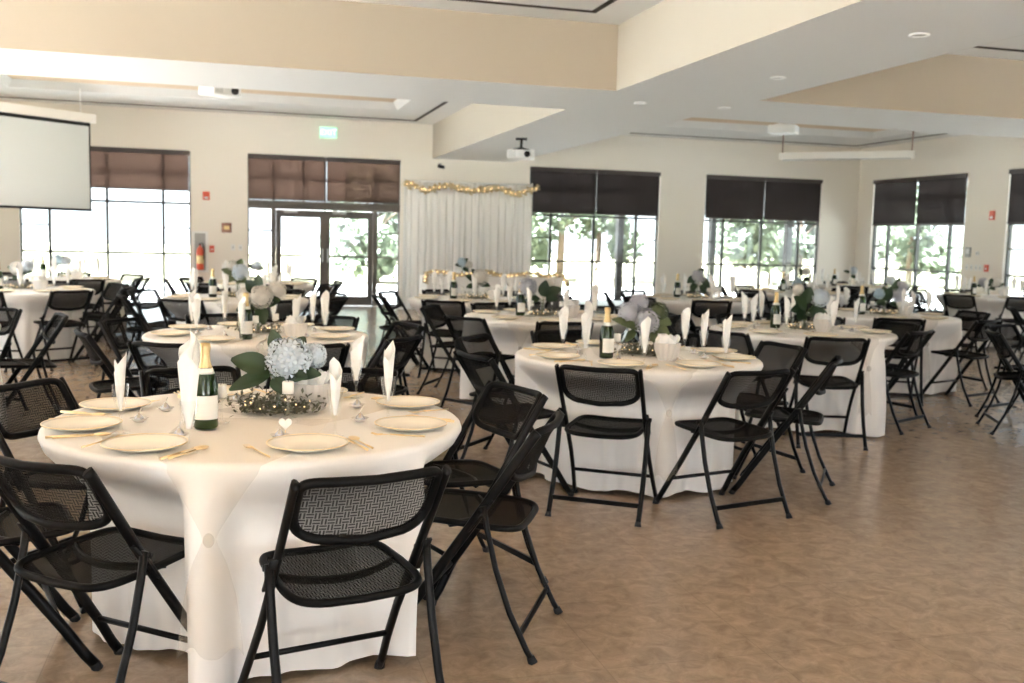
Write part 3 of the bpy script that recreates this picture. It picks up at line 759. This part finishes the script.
# sheer runners: across each top, knotted under the rim on both sides
def runner(nm, a1, a2, k_=1.):
    c, desc, L, names = SEATS[nm]; lim, ph = CL[nm]; r = random.Random(nm); m = MB()
    for a in (a1, a2):
        a = math.radians(a); er = Vector((math.cos(a), math.sin(a), 0)); et = Vector((-math.sin(a), math.cos(a), 0))
        prof = [(.0, ZTOP + .002, .26), (.35, ZTOP + .002, .25), (.62, ZTOP + .002, .20), (.734, ZTOP + .002, .17), (.756, ZTOP - .008, .15), (.772, ZTOP - .03, .14), (.779, .68, .10), (.785, .62, .06), (.79, .565, .026), (.793, .545, .020), (.792, .525, .026), (.786, .47, .05), (.784, .38, .075), (.784, .28, .09), (.784, .185, .10)]
        prof = [(p_, z_, w_ * (k_ if z_ < .73 else 1)) for p_, z_, w_ in prof]; prev = None; nu = 22
        for j, (rad, z, w) in enumerate(prof):
            row = []
            for i in range(nu + 1):
                u = 2 * i / nu - 1
                rip = 0 if j < 4 else (.012 * math.sin(u * 9 + j * .3) * min(1, w / .1))
                if j < 4:
                    p = er * rad + et * w * u; q = math.hypot(p.x, p.y)
                    z2 = z
                    if q > .734: p = p * (.734 / q)
                else:
                    aa = a + w * u / .8; base = rad if z > .72 else max(rad, cloth_r(lim, ph, aa, z) + .014)
                    p = Vector((math.cos(aa), math.sin(aa), 0)) * (base + rip); z2 = z + (.02 * math.sin(u * 5 + a) if j == len(prof) - 1 else 0)
                row.append((p.x, p.y, z2))
            if prev: m.add(prev + row, [(i, i + 1, nu + 2 + i, nu + 1 + i) for i in range(nu)])
            prev = row
    o = m.build('table_runner', 'organza'); o.location = (c[0], c[1], 0)
    tag(o, 'sheer champagne runner knotted over the cloth of ' + desc, 'table runner', 'sheer runners on the tables')
    for a in (a1, a2):
        a = math.radians(a); aa = Vector((math.cos(a), math.sin(a), 0)) * .803; k = MB()
        k.ball((aa.x, aa.y, .545), .017, 10, 6, 1, 1, 1.3); k.build('knot', 'organza', o)
def gap(nm, want, reach=40):
    """the direction near WANT that keeps farthest from the chairs"""
    ang = [math.degrees(q[3]) for q in SEATS[nm][2]]
    return max(range(int(want - reach), int(want + reach)), key=lambda w: min(abs((w - a + 180) % 360 - 180) for a in ang) - .05 * abs(w - want))
for nm, w in (('T1', 262), ('T2', 259), ('T3', 272), ('T4', 262), ('T5', 265), ('T6', 239), ('T7', 268), ('T11', 269)):
    runner(nm, gap(nm, w, 6 if nm == 'T3' else 12), gap(nm, w + 180), 1. if nm == 'T1' else .7)

# ------------------------------------------------------------------ tableware
def mk_plate():
    o = MB().lathe([(.0005, .004), (.07, .004), (.082, .008), (.115, .017), (.129, .020), (.130, .017), (.110, .011), (.078, .001), (.0005, 0)], 40).build('plate', 'plate')
    tag(o, '', 'plate')
    MB().tube([(.1295 * math.cos(2 * PI * k / 40), .1295 * math.sin(2 * PI * k / 40), .0195) for k in range(40)], .0016, 5, True).build('gold_rim', 'gold', o)
    return o
def mk_flute():
    o = MB().lathe([(.0005, .003), (.028, .0), (.030, .002), (.010, .006), (.005, .016), (.0042, .055), (.010, .068), (.019, .10), (.0265, .14), (.028, .165)], 18).build('champagne_flute', 'clear')
    return tag(o, '', 'glass')
def mk_napkin(seed, h):
    def f():
        m = MB(); r = random.Random(seed)
        for lay in range(2):
            t0 = r.uniform(0, 6.28) + lay * 1.9; sc_ = 1 - .18 * lay; hh = h * (1 - .10 * lay)
            def fn(u, v):
                th = 2 * PI * u; top = .150 + (hh - .150) * (.36 + .64 * (1 - abs((th - t0 + PI) % (2 * PI) - PI) / PI))
                z = .074 + (top - .074) * v
                k = (z - .074) / (h - .074)
                rr = (.008 + .015 * sstep(k * 2.6) + .012 * sstep((k - .3) / .7)) * sc_
                rr *= 1 + .10 * math.sin(5 * th + seed) * k
                return (rr * math.cos(th), rr * .62 * math.sin(th), z)
            m.grid(fn, 30, 10, True)
        return tag(m.build('folded_napkin', 'napkin'), '', 'napkin')
    return f
def mk_fork():
    m = MB(); n = 12
    m.tube([(0, -.09, .004), (0, -.03, .005), (0, .03, .007)], [.0038, .0026, .003], 6)
    m.add([(-.004, .03, .007), (.004, .03, .007), (.011, .05, .005), (.011, .058, .006), (-.011, .058, .006), (-.011, .05, .005)], [(0, 1, 2, 3, 4, 5)])
    for k in range(4):
        x = -.0095 + k * .00635; m.tube([(x, .056, .006), (x, .075, .005), (x, .095, .010)], [.0016, .0015, .0009], 5)
    return tag(m.build('fork', 'gold'), '', 'fork')
def mk_knife():
    m = MB(); m.tube([(0, -.10, .005), (0, -.04, .005), (0, .0, .005)], [.0045, .004, .0035], 6)
    m.add([(-.006, .0, .004), (.006, .0, .004), (.007, .06, .004), (.002, .105, .004), (-.006, .09, .004), (-.006, .0, .0055), (.006, .0, .0055), (.007, .06, .0055), (.002, .105, .0055), (-.006, .09, .0055)], [(0, 1, 2, 3, 4), (9, 8, 7, 6, 5), (0, 5, 6, 1), (1, 6, 7, 2), (2, 7, 8, 3), (3, 8, 9, 4), (4, 9, 5, 0)])
    return tag(m.build('knife', 'gold'), '', 'knife')
def mk_spoon():
    m = MB(); m.tube([(0, -.09, .004), (0, -.03, .005), (0, .035, .007)], [.0038, .0026, .003], 6)
    m.ball((0, .062, .009), .019, 12, 6, 1, 1.5, .3)
    return tag(m.build('spoon', 'gold'), '', 'spoon')
def mk_favor():
    o = empty('candy_favor', '', 'party favor')
    MB().lathe([(.0005, .0), (.016, .0), (.018, .006), (.014, .018), (.005, .03), (.0005, .034)], 12).build('foil_drop', 'silver', o)
    m = MB(); m.add([(-.002, 0, .03), (.002, 0, .03), (.012, .004, .052), (.007, .003, .054)], [(0, 1, 2, 3)]); m.lathe([(.016, .001), (.030, .012), (.034, .014)], 8); m.build('paper_tag', 'tulle', o)
    return o
def mk_bottle():
    o = empty('champagne_bottle', '', 'bottle')
    MB().lathe([(.0005, .0), (.036, .0), (.042, .006), (.0425, .12), (.042, .15), (.034, .185), (.022, .215), (.0165, .235)], 24).build('glass_body', 'green_glass', o)
    MB().lathe([(.0235, .213), (.0175, .235), (.0155, .262), (.0175, .272), (.0185, .285), (.0165, .298), (.0005, .300)], 20).build('foil', 'foil', o)
    MB().lathe([(.0245, .208), (.0290, .198), (.0315, .192), (.0275, .204), (.0245, .212)], 20).build('neck_band', 'label', o)
    MB().lathe([(.0434, .035), (.0434, .118)], 16, (0, 0, 0), -PI / 2 - 1.1, -PI / 2 + 1.1).build('paper_label', 'label', o)
    return o
def mk_holder():
    o = MB().lathe([(.0005, .002), (.030, .0), (.032, .003), (.008, .008), (.006, .03), (.006, .075), (.012, .085), (.023, .09), (.025, .105)], 18).build('candle_holder', 'clear'); return tag(o, '', 'candle holder')
def mk_candle():
    o = empty('pillar_candle', '', 'candle')
    MB().lathe([(.0005, 0), (.0215, 0), (.0215, .042), (.019, .046), (.008, .043), (.0005, .042)], 18).build('wax', 'wax', o)
    MB().tube([(0, 0, .041), (.001, 0, .053)], .0012, 5).build('wick', 'rubber', o)
    return o
def mk_bowl():
    o = MB().grid(lambda u, v: ((.045 + .030 * math.sin(v * 1.9) ) * (1 + .035 * math.cos(u * 2 * PI * 16)) * math.cos(2 * PI * u), (.045 + .030 * math.sin(v * 1.9)) * (1 + .035 * math.cos(u * 2 * PI * 16)) * math.sin(2 * PI * u), .002 + .105 * v), 96, 8, True).build('ribbed_bowl', 'tulle')
    tag(o, '', 'bowl')
    r = random.Random(5); m = MB()
    for k in range(5):
        t0 = r.uniform(0, 6.28)
        def fn(u, v, t0=t0, k=k):
            th = 2 * PI * u; rr = .02 + .045 * v + .008 * math.sin(6 * th + t0) * v
            return (rr * math.cos(th) * (1 - .1 * k), rr * math.sin(th) * (1 - .1 * k), .05 + .075 * v + .030 * v * math.sin(3 * th + t0 * 2))
        m.grid(fn, 36, 5, True)
    m.build('tissue', 'napkin', o)
    return o
def mk_card():
    o = empty('heart_card', '', 'place card')
    m = MB(); n = 20; vs = []
    for k in range(n):
        t = 2 * PI * k / n; x = .0024 * 16 * math.sin(t) ** 3; z = .0024 * (13 * math.cos(t) - 5 * math.cos(2 * t) - 2 * math.cos(3 * t) - math.cos(4 * t)); vs.append((x, 0, .075 + z))
    vs2 = [(p[0], .002, p[2]) for p in vs]
    m.add(vs + vs2, [tuple(range(n)), tuple(range(2 * n - 1, n - 1, -1))] + [(k, n + k, n + (k + 1) % n, (k + 1) % n) for k in range(n)]); m.build('card', 'napkin', o, False)
    MB().lathe([(.0005, .0), (.017, .0), (.018, .004), (.004, .01), (.003, .036)], 12).build('base', 'gold', o)
    return o
PL = Proto(mk_plate); FL = Proto(mk_flute); FK = Proto(mk_fork); KN = Proto(mk_knife); SP = Proto(mk_spoon); FV = Proto(mk_favor); BT = Proto(mk_bottle); HO = Proto(mk_holder); CD = Proto(mk_candle); BW = Proto(mk_bowl); HC = Proto(mk_card)
NK = [Proto(mk_napkin(s, h)) for s, h in ((1, .27), (2, .30), (3, .28), (4, .31))]
ZP = ZTOP + .004
RV = Vector((.963, -.269, 0)); FW = Vector((.269, .963, 0))        # across and away, as one looks into the room
LEVEL = dict(T1=3, T2=3, T3=2, T4=2, T5=1, T6=1)
T1PL = [(-.270, 3.286), (.230, 3.209), (.614, 3.496), (.682, 3.961), (-.436, 4.052), (-.503, 3.654)]
T1FL = {197: (-.367, 3.545), 231: (-.134, 3.190), 144: (-.181, 4.091), 285: (.332, 3.373), 341: (.553, 3.643), 19: (.499, 4.186)}
T1FV = [(-.326, 3.743), (-.250, 3.962), (-.175, 3.438), (.475, 3.948), (.450, 3.645)]
T2FL = [(1.943, 5.349), (2.205, 5.107), (1.975, 5.849), (2.732, 5.442), (2.68, 5.06)]
def near_spot(spots, c, a, reach=23):
    """the measured spot in the direction of seat A, if there is one"""
    f = lambda q: abs((math.atan2(q[1] - c[1], q[0] - c[0]) - a + PI) % (2 * PI) - PI)
    b = min(spots, key=f); return b if f(b) < math.radians(reach) else None
for nm, (c, desc, L, names) in SEATS.items():
    if nm in ('T10', 'T18', 'T19'): continue
    lv = LEVEL.get(nm, 0); r = random.Random('s' + nm)
    for i, ((x, y, rz, a), s) in enumerate(zip(L, names)):
        er = Vector((math.cos(a), math.sin(a), 0)); et = Vector((-math.sin(a), math.cos(a), 0)); C0 = Vector((c[0], c[1], ZP))
        p = C0 + er * .575 + et * r.uniform(-.02, .02); q = C0 + er * .44 + et * (.13 + r.uniform(-.02, .02)); v = C0 + er * .40 + et * (-.02 + r.uniform(-.03, .03))
        if nm == 'T1':
            b = near_spot(T1PL, c, a); p = Vector((*b, ZP)) if b else p
            k = min(T1FL, key=lambda w: abs((w - math.degrees(a) + 180) % 360 - 180)); q = Vector((*T1FL[k], ZP)) if abs((k - math.degrees(a) + 180) % 360 - 180) < 12 else q
            b = near_spot(T1FV, c, a); v = Vector((*b, ZP)) if b else v
        if nm == 'T2':
            b = near_spot(T2FL, c, a + .30); q = Vector((*b, ZP)) if b else q
        w = '%s setting of %s' % (s, desc); rz2 = a + PI / 2
        PL.place(p, rz2, 'cream gold-rimmed plate at the ' + w, 'plates on ' + desc)
        FL.place(q, 0, 'clear stemmed flute holding a napkin, ' + w, 'flutes on ' + desc)
        NK[r.randrange(4)].place((q.x, q.y, q.z + .0005), r.uniform(0, 6.28), 'white pointed napkin in a flute, ' + w, 'napkins on ' + desc)
        if lv >= 3:
            e2 = Vector((p.x - c[0], p.y - c[1], 0)); a2 = math.atan2(e2.y, e2.x); er = e2.normalized(); et = Vector((-er.y, er.x, 0)); rz2 = a2 + PI / 2
            FK.place(p + et * -.165 + er * .01, rz2 + r.uniform(-.25, .25), 'gold fork beside the plate, ' + w, 'gold cutlery on ' + desc)
            KN.place(p + et * .155 + er * .02, rz2 + r.uniform(-.1, .1), 'gold knife beside the plate, ' + w, 'gold cutlery on ' + desc)
            SP.place(p + et * .178 + er * .01, rz2 + r.uniform(-.1, .1), 'gold spoon beside the knife, ' + w, 'gold cutlery on ' + desc)
        if lv >= 2: FV.place(v, r.uniform(0, 6.28), 'silver foil candy favor at the ' + w, 'candy favors on ' + desc)

# ------------------------------------------------------------------ flowers
def bloom(m, c, r, seed):
    g = random.Random(seed); c = Vector(c); n = 95
    m.ball(c, r * .70, 12, 8)
    for k in range(n):
        z = 1 - 2 * (k + .5) / n; t = k * 2.39996; q = math.sqrt(1 - z * z); d = Vector((q * math.cos(t), q * math.sin(t), z * .9)).normalized()
        ctr = c + d * r * g.uniform(.78, 1.0); u = d.cross(Vector((g.uniform(-1, 1), g.uniform(-1, 1), g.uniform(-1, 1)))).normalized(); v = d.cross(u); s = r * .20
        for j in range(4):
            aa = j * PI / 2; e1 = u * math.cos(aa) + v * math.sin(aa); e2 = u * math.cos(aa + PI / 2) + v * math.sin(aa + PI / 2)
            m.add([ctr, ctr + (e1 - e2 * .5) * s + d * s * .45, ctr + e1 * s * 1.3 + d * s * .15, ctr + (e1 + e2 * .5) * s + d * s * .45], [(0, 1, 2, 3)])
def leaf(m, base, tip, w, droop=.12):
    b = Vector(base); t = Vector(tip); d = t - b; ln = d.length; d.normalize(); sd = d.cross(Vector((0, -.8, .6)))
    if sd.length < .1: sd = Vector((1, 0, 0))
    sd.normalize(); nrm = sd.cross(d)
    # let the blade turn some of its face towards the room
    def fn(u, v):
        k = 2 * u - 1; ww = w * (math.sin(PI * min(1, v * .93 + .04)) ** .75) * (1 - .25 * v)
        p = b + d * ln * v + sd * k * ww + nrm * (-droop * ln * v * v + .28 * abs(k) * ww)
        return p
    m.grid(fn, 6, 9)
def bouquet(nm, off, blooms, leaves, label, vase=.15, lm='leaf', wreath=True):
    c, desc, L, names = SEATS[nm]; p = Vector((c[0], c[1], ZP)) + RV * off[0] + FW * off[1]
    rz = math.atan2(RV.y, RV.x)
    o = empty('flower_centerpiece', label + ' on ' + desc, 'flowers', p, rz, 'flower centerpieces')
    MB().lathe([(.0005, .004), (.030, .0), (.034, .004), (.030, .02), (.022, .06), (.020, vase * .8), (.030, vase), (.028, vase), (.0185, vase * .8), (.020, .06)], 18).build('vase', 'clear', o)
    m = MB(); g = random.Random(nm)
    for b in blooms: m.tube([(g.uniform(-.012, .012), g.uniform(-.012, .012), .015), (b[0] * .15, b[1] * .15, vase), (b[0] * .8, b[1] * .8, b[2] - b[3] * .4)], .0035, 6)
    for b, t, w in leaves: m.tube([(g.uniform(-.01, .01), g.uniform(-.01, .01), .02), (0, 0, vase * .9), b], .0025, 5)
    m.build('stems', 'stem', o)
    for k, b in enumerate(blooms):
        m = MB(); bloom(m, b[:3], b[3], k + 1); m.build('bloom', b[4], o)
    for b, t, w in leaves:
        m = MB(); leaf(m, b, t, w); lo = m.build('leaf', lm, o)
    if wreath:
        g = random.Random(nm + 'w'); m = MB(); fl = MB()
        big = nm in ('T1', 'T2')
        for k in range(700 if big else 200):
            t = g.uniform(0, 6.28); rr = .095 + g.gauss(0, .03); q = Vector((rr * math.cos(t) * 1.3, rr * math.sin(t), abs(g.gauss(.026, .022)))); d = Vector((g.uniform(-1, 1), g.uniform(-1, 1), g.uniform(-.2, .9))).normalized(); e1 = d.cross(Vector((.3, .2, .9))).normalized(); s = .014 if big else .016
            m.add([q, q + d * s + e1 * s * .5, q + d * s * 2, q + d * s - e1 * s * .5], [(0, 1, 2, 3)])
        for k in range(3): m.tube([((.085 + .012 * math.sin(3 * t + k)) * 1.25 * math.cos(t), (.085 + .012 * math.sin(3 * t + k)) * math.sin(t), .012 + .006 * k) for t in [2 * PI * i / 24 for i in range(24)]], .003, 5, True)
        for k in range(16):
            t = 2 * PI * k / 16 + g.uniform(-.1, .1); fl.ball((.10 * 1.25 * math.cos(t), .10 * math.sin(t), .035 + g.uniform(-.01, .015)), .0035 if big else .0042, 6, 4)
        w_ = empty('greenery_wreath', 'sage greenery wreath with fairy lights round the flowers on ' + desc, 'wreath', p, rz, 'greenery wreaths')
        m.build('sprigs', 'sage', w_, False); fl.build('fairy_lights', 'fairy', w_)
    return o
# bloom: (across, away, up, radius, colour); leaf: (base, tip, half width)
bouquet('T1', (.035, .13), [(.045, -.02, .205, .088, 'w_bloom'), (-.05, .08, .215, .055, 'c_bloom'), (.13, .05, .215, .05, 'w_bloom')],
        [((-.02, -.02, .165), (-.155, -.07, .215), .055), ((-.02, -.04, .15), (-.16, -.10, .105), .038), ((.05, -.05, .14), (.13, -.12, .16), .035), ((.06, -.02, .15), (.17, -.04, .16), .035), ((0, .02, .22), (-.03, .03, .315), .035), ((.06, .03, .23), (.09, .05, .29), .035), ((.0, -.06, .14), (.06, -.15, .10), .035)],
        'white-blue hydrangea with broad dark leaves in a slim vase')
bouquet('T2', (.03, .02), [(-.085, 0, .25, .075, 'l_bloom'), (.015, -.05, .205, .08, 'l_bloom'), (-.025, .05, .31, .06, 'l_bloom'), (.09, 0, .265, .06, 'leaf2')],
        [((-.05, -.03, .18), (-.19, -.08, .225), .035), ((-.03, -.05, .17), (-.14, -.13, .20), .035), ((.06, -.03, .18), (.15, -.08, .14), .045), ((.08, -.02, .22), (.17, -.03, .20), .045), ((.05, -.05, .16), (.07, -.12, .08), .04), ((-.05, -.02, .15), (-.11, -.08, .09), .03)],
        'three grey-lilac hydrangeas with olive leaves', .15, 'leaf2')
bouquet('T3', (.02, 0), [(.115, -.02, .27, .075, 'w_bloom'), (-.05, .05, .33, .05, 'c_bloom')],
        [((0, -.02, .16), (-.13, -.08, .17), .06), ((.0, -.02, .17), (-.10, -.06, .28), .06), ((.03, -.02, .16), (.16, -.08, .15), .06), ((0, 0, .22), (.02, -.05, .35), .06), ((.02, -.05, .14), (.05, -.14, .12), .06), ((-.02, -.04, .14), (-.08, -.12, .10), .055)],
        'white hydrangea over large dark green leaves')
bouquet('T4', (.0, 0), [(.035, -.05, .255, .08, 'c_bloom'), (.12, .02, .29, .065, 'c_bloom'), (-.09, 0, .25, .06, 'c_bloom')],
        [((-.02, 0, .28), (-.07, -.04, .36), .05), ((0, 0, .28), (.0, .0, .40), .04), ((.07, -.03, .2), (.16, -.06, .24), .05), ((.03, -.06, .18), (.07, -.14, .08), .055), ((-.05, -.03, .18), (-.14, -.05, .16), .045)],
        'cream hydrangeas with dark leaves')
bouquet('T5', (0, 0), [(-.07, -.04, .22, .055, 'b_bloom'), (.12, -.03, .20, .07, 'l_bloom'), (.18, .02, .30, .065, 'l_bloom'), (.08, .06, .36, .05, 'w_bloom')],
        [((0, -.02, .15), (.03, -.08, .28), .06), ((0, -.02, .14), (-.10, -.08, .12), .05), ((.05, -.02, .2), (.16, .0, .40), .04), ((.05, -.03, .13), (.12, -.08, .10), .05), ((0, 0, .18), (.0, .02, .30), .05)],
        'blue and grey-lilac hydrangeas with dark leaves')
bouquet('T6', (-.04, 0), [(-.14, -.02, .26, .085, 'l_bloom'), (.06, .03, .30, .05, 'c_bloom')],
        [((0, -.02, .18), (.02, -.06, .32), .06), ((.02, -.02, .18), (.16, -.05, .26), .07), ((-.03, -.03, .16), (-.17, -.08, .13), .05), ((.03, -.04, .16), (.13, -.10, .16), .05)],
        'lilac hydrangea with dark leaves and fairy lights')
bouquet('T7', (.03, 0), [(.03, -.03, .25, .095, 'c_bloom')], [((-.02, 0, .2), (-.13, -.05, .27), .05), ((0, 0, .18), (.14, -.06, .16), .05), ((-.02, -.03, .15), (-.12, -.08, .14), .045), ((0, .02, .25), (-.07, .03, .34), .04)], 'blush hydrangea with dark leaves')
bouquet('T8', (0, 0), [(.0, -.02, .27, .09, 'l_bloom')], [((-.03, -.02, .27), (-.14, -.06, .20), .06), ((.03, -.02, .27), (.15, -.06, .12), .06), ((-.04, -.03, .2), (-.09, -.08, .08), .05), ((0, 0, .3), (.07, 0, .38), .05), ((.03, -.04, .18), (.08, -.1, .06), .05)], 'grey-blue hydrangea with drooping dark leaves')
bouquet('T9', (0, 0), [(-.04, -.02, .23, .075, 'c_bloom'), (.07, .0, .26, .07, 'w_bloom')], [((-.02, 0, .2), (-.12, -.05, .25), .05), ((0, 0, .16), (-.06, -.08, .12), .05), ((.02, 0, .18), (.14, -.05, .20), .04)], 'cream and white hydrangeas with a few green leaves')
bouquet('T11', (.02, 0), [(.03, -.03, .27, .085, 'w_bloom'), (-.06, .03, .33, .06, 'c_bloom')], [((-.03, 0, .24), (-.16, -.04, .30), .05), ((0, 0, .3), (.03, .02, .41), .05), ((.03, -.03, .2), (.10, -.08, .17), .05), ((-.03, -.03, .2), (-.12, -.07, .18), .05), ((.0, .02, .3), (-.10, .02, .38), .05)], 'white hydrangeas with bright green leaves', .15, 'leaf2')
bouquet('T12', (0, 0), [(.0, 0, .24, .07, 'w_bloom')], [((-.02, 0, .2), (-.1, -.05, .25), .05), ((.02, 0, .2), (.1, -.05, .2), .05)], 'small white hydrangea', .15, 'leaf', False)
bouquet('T13', (0, 0), [(-.09, 0, .20, .08, 'l_bloom'), (.10, 0, .20, .08, 'c_bloom')], [((0, 0, .15), (.02, -.05, .27), .06), ((-.03, 0, .14), (-.2, -.05, .16), .05), ((.03, 0, .14), (.22, -.05, .20), .05), ((0, -.03, .12), (.05, -.1, .1), .05)], 'low wide grey and cream hydrangeas', .12, 'leaf', False)
bouquet('T14', (.05, 0), [(.06, 0, .31, .07, 'c_bloom'), (-.07, -.02, .16, .06, 'b_bloom')], [((0, 0, .25), (-.05, -.03, .36), .05), ((.02, 0, .2), (.1, -.06, .18), .06), ((-.02, 0, .15), (-.1, -.05, .1), .05)], 'tall white bloom above a blue bloom', .15, 'leaf', False)
bouquet('T15', (.05, 0), [(.05, 0, .28, .07, 'w_bloom')], [((0, 0, .24), (-.13, -.03, .27), .04), ((.03, 0, .2), (.06, -.06, .14), .05)], 'single white bloom with a thin leaf', .15, 'leaf', False)
bouquet('T17', (0, 0), [(-.04, 0, .26, .08, 'b_bloom'), (.07, 0, .24, .07, 'w_bloom')], [((-.02, 0, .2), (-.12, -.05, .28), .05), ((0, 0, .2), (.05, -.05, .3), .05)], 'pale blue hydrangeas', .15, 'leaf2', False)

for nm, (c, desc, L, names) in SEATS.items():
    if nm in ('T10', 'T18', 'T19'): continue
    C0 = Vector((c[0], c[1], ZP))
    def at(u, v): return C0 + RV * u + FW * v
    b, h1, h2, bw = at(-.24, -.02), at(-.14, -.06), at(.13, -.05), at(.22, -.03)
    if nm == 'T1': b, h1, h2, bw = Vector((-.094, 3.596, ZP)), Vector((-.044, 3.684, ZP)), Vector((.195, 3.74, ZP)), Vector((.30, 3.93, ZP))
    if nm == 'T2': b, h1, bw = Vector((2.122, 5.48, ZP)), Vector((2.205, 5.524, ZP)), Vector((2.44, 5.32, ZP))
    if nm == 'T3': b = Vector((4.372, 7.415, ZP)); h1 = at(-.12, .0); bw = at(.12, -.18)
    if nm == 'T4': b, bw, h1 = Vector((.078, 6.62, ZP)), Vector((.39, 6.60, ZP)), Vector((.14, 6.74, ZP))
    if nm == 'T8': b = Vector((5.469, 11.70, ZP))
    BT.place(b, .2, 'green champagne bottle with white label and gold foil on ' + desc, 'champagne bottles')
    BW.place(bw, 0, 'ribbed bowl of white tissue beside the flowers on ' + desc, 'ribbed bowls')
    for q, s in ((h1, 'left'), (h2, 'right')):
        HO.place(q, 0, 'clear glass candle holder %s of the flowers on %s' % (s, desc), 'candle holders')
        CD.place((q.x, q.y, q.z + .0935), 0, 'white candle in the holder %s of the flowers on %s' % (s, desc), 'candles')
HC.place((.168, 3.40, ZP), math.atan2(RV.y, RV.x), 'white heart card on a gold stand on the foremost round table', None, (.6, .6, .6))
HC.place((2.25, 5.62, ZP), math.atan2(RV.y, RV.x), 'white heart card on a gold stand on the second table', None, (.6, .6, .6))

# head table with garland in front of the drape
hx, hy = 4.55, 17.7
m = MB()
def hc(u, v):
    per = [(-1.25, -.38), (1.25, -.38), (1.25, .38), (-1.25, .38), (-1.25, -.38)]; t = u * 4; k = min(int(t), 3); f = t - k
    x = per[k][0] * (1 - f) + per[k + 1][0] * f; y = per[k][1] * (1 - f) + per[k + 1][1] * f; s = 1 + .03 * v + .012 * math.sin(u * 120) * v
    return (x * (1 + (s - 1) * .4), y * s, .762 - .75 * v)
m.grid(hc, 160, 8); m.add([(-1.25, -.38, .762), (1.25, -.38, .762), (1.25, .38, .762), (-1.25, .38, .762)], [(0, 1, 2, 3)])
o = m.build('tablecloth', 'cloth', None, False); o.location = (hx, hy, 0); tag(o, 'white cloth on the long head table before the white drape', 'tablecloth', 'white tablecloths')
P = [(-1.3, -.47, .66)] + [(-1.25 + 2.5 * k / 9, -.30 + .05 * math.sin(k * 1.7), .815 + .03 * math.sin(k * 2.1)) for k in range(10)] + [(1.34, -.47, .62)]
garland(P, .035, 'ribbon_garland', 'gold ribbon garland with fairy lights along the long head table', (hx, hy, 0), 9)
SEATS['H'] = ((hx - .55, hy), 'the long head table', [], [])
bouquet('H', (0, .02), [(.0, 0, .24, .09, 'b_bloom'), (.12, 0, .20, .07, 'c_bloom')], [((0, 0, .2), (.1, -.05, .32), .06), ((0, 0, .18), (-.12, -.05, .2), .05), ((.03, 0, .15), (.12, -.08, .08), .06)], 'pale blue hydrangeas', .15, 'leaf', False)
def mk_taper():
    o = empty('taper_candle', '', 'candle')
    MB().lathe([(.0005, .12), (.011, .12), (.010, .38), (.003, .39), (.0005, .39)], 12).build('wax', 'wax', o)
    MB().lathe([(.0005, 0), (.04, 0), (.04, .008), (.008, .02), (.007, .10), (.018, .12), (.018, .14)], 14).build('stand', 'clear', o)
    return o
TP = Proto(mk_taper)
TP.place((hx - .85, hy - .05, ZP), 0, 'tall white taper candle left of the flowers on the head table', 'taper candles')
TP.place((hx - .20, hy - .05, ZP), 0, 'tall white taper candle right of the flowers on the head table', 'taper candles')
TP.place((10.55, 15.45, ZP), 0, 'tall white taper candle on the table in the far corner', 'taper candles')

# ------------------------------------------------------------------ light
w = bpy.data.worlds.new('sky'); sc.world = w; w.use_nodes = True
bg = w.node_tree.nodes['Background']; bg.inputs[0].default_value = (.90, .97, 1.06, 1); bg.inputs[1].default_value = 2.3
sl = bpy.data.lights.new('sun', 'SUN'); sl.energy = 60; sl.angle = .02; sl.color = (.94, .98, 1.07)
so_ = bpy.data.objects.new('sun', sl); COL.objects.link(so_); so_.rotation_euler = Vector((-.62, -.18, 1.0)).to_track_quat('Z', 'Y').to_euler()
def portal(loc, rot, sx, sy):
    l = bpy.data.lights.new('sky_portal', 'AREA'); l.shape = 'RECTANGLE'; l.size = sx; l.size_y = sy; l.cycles.is_portal = True
    o = bpy.data.objects.new('sky_portal', l); COL.objects.link(o); o.location = loc; o.rotation_euler = rot
for a, b in WIN: portal(((a + b) / 2, YW + .3, 1.5), (-PI / 2, 0, 0), b - a, 3.0)
for a, b in WR: portal((XR + .3, (a + b) / 2, 1.5), (0, PI / 2, 0), 3.0, b - a)
for a, b in WL: portal((XL - .3, (a + b) / 2, 1.5), (0, -PI / 2, 0), 3.0, b - a)
for a, b in WBK: portal(((a + b) / 2, YB - .3, 1.5), (PI / 2, 0, 0), b - a, 3.0)

# ------------------------------------------------------------------ camera
cd = bpy.data.cameras.new('camera'); co = bpy.data.objects.new('camera', cd); COL.objects.link(co)
cd.sensor_width = 36; cd.lens = 996 * 36 / 1024; cd.clip_end = 400
Y = Vector((233 - 512, -(232 - 341.5), -996)).normalized(); X = Vector((3960 - 512, -(327 - 341.5), -996)).normalized()
X = (X - Y * X.dot(Y)).normalized(); Z = X.cross(Y)
mw = Matrix((X, Y, Z)).to_4x4(); mw.translation = (0, 0, 1.45); co.matrix_world = mw
cd.dof.use_dof = True; cd.dof.focus_distance = 3.3; cd.dof.aperture_fstop = 4.0
sc.camera = co
sc.view_settings.view_transform = 'Standard'; sc.view_settings.look = 'None'; sc.view_settings.gamma = 1; sc.view_settings.use_curve_mapping = False
sc.view_settings.exposure = 1.02
sc.cycles.max_bounces = 10; sc.cycles.diffuse_bounces = 6; sc.cycles.transparent_max_bounces = 24; sc.cycles.sample_clamp_indirect = 8
sc.cycles.use_denoising = True
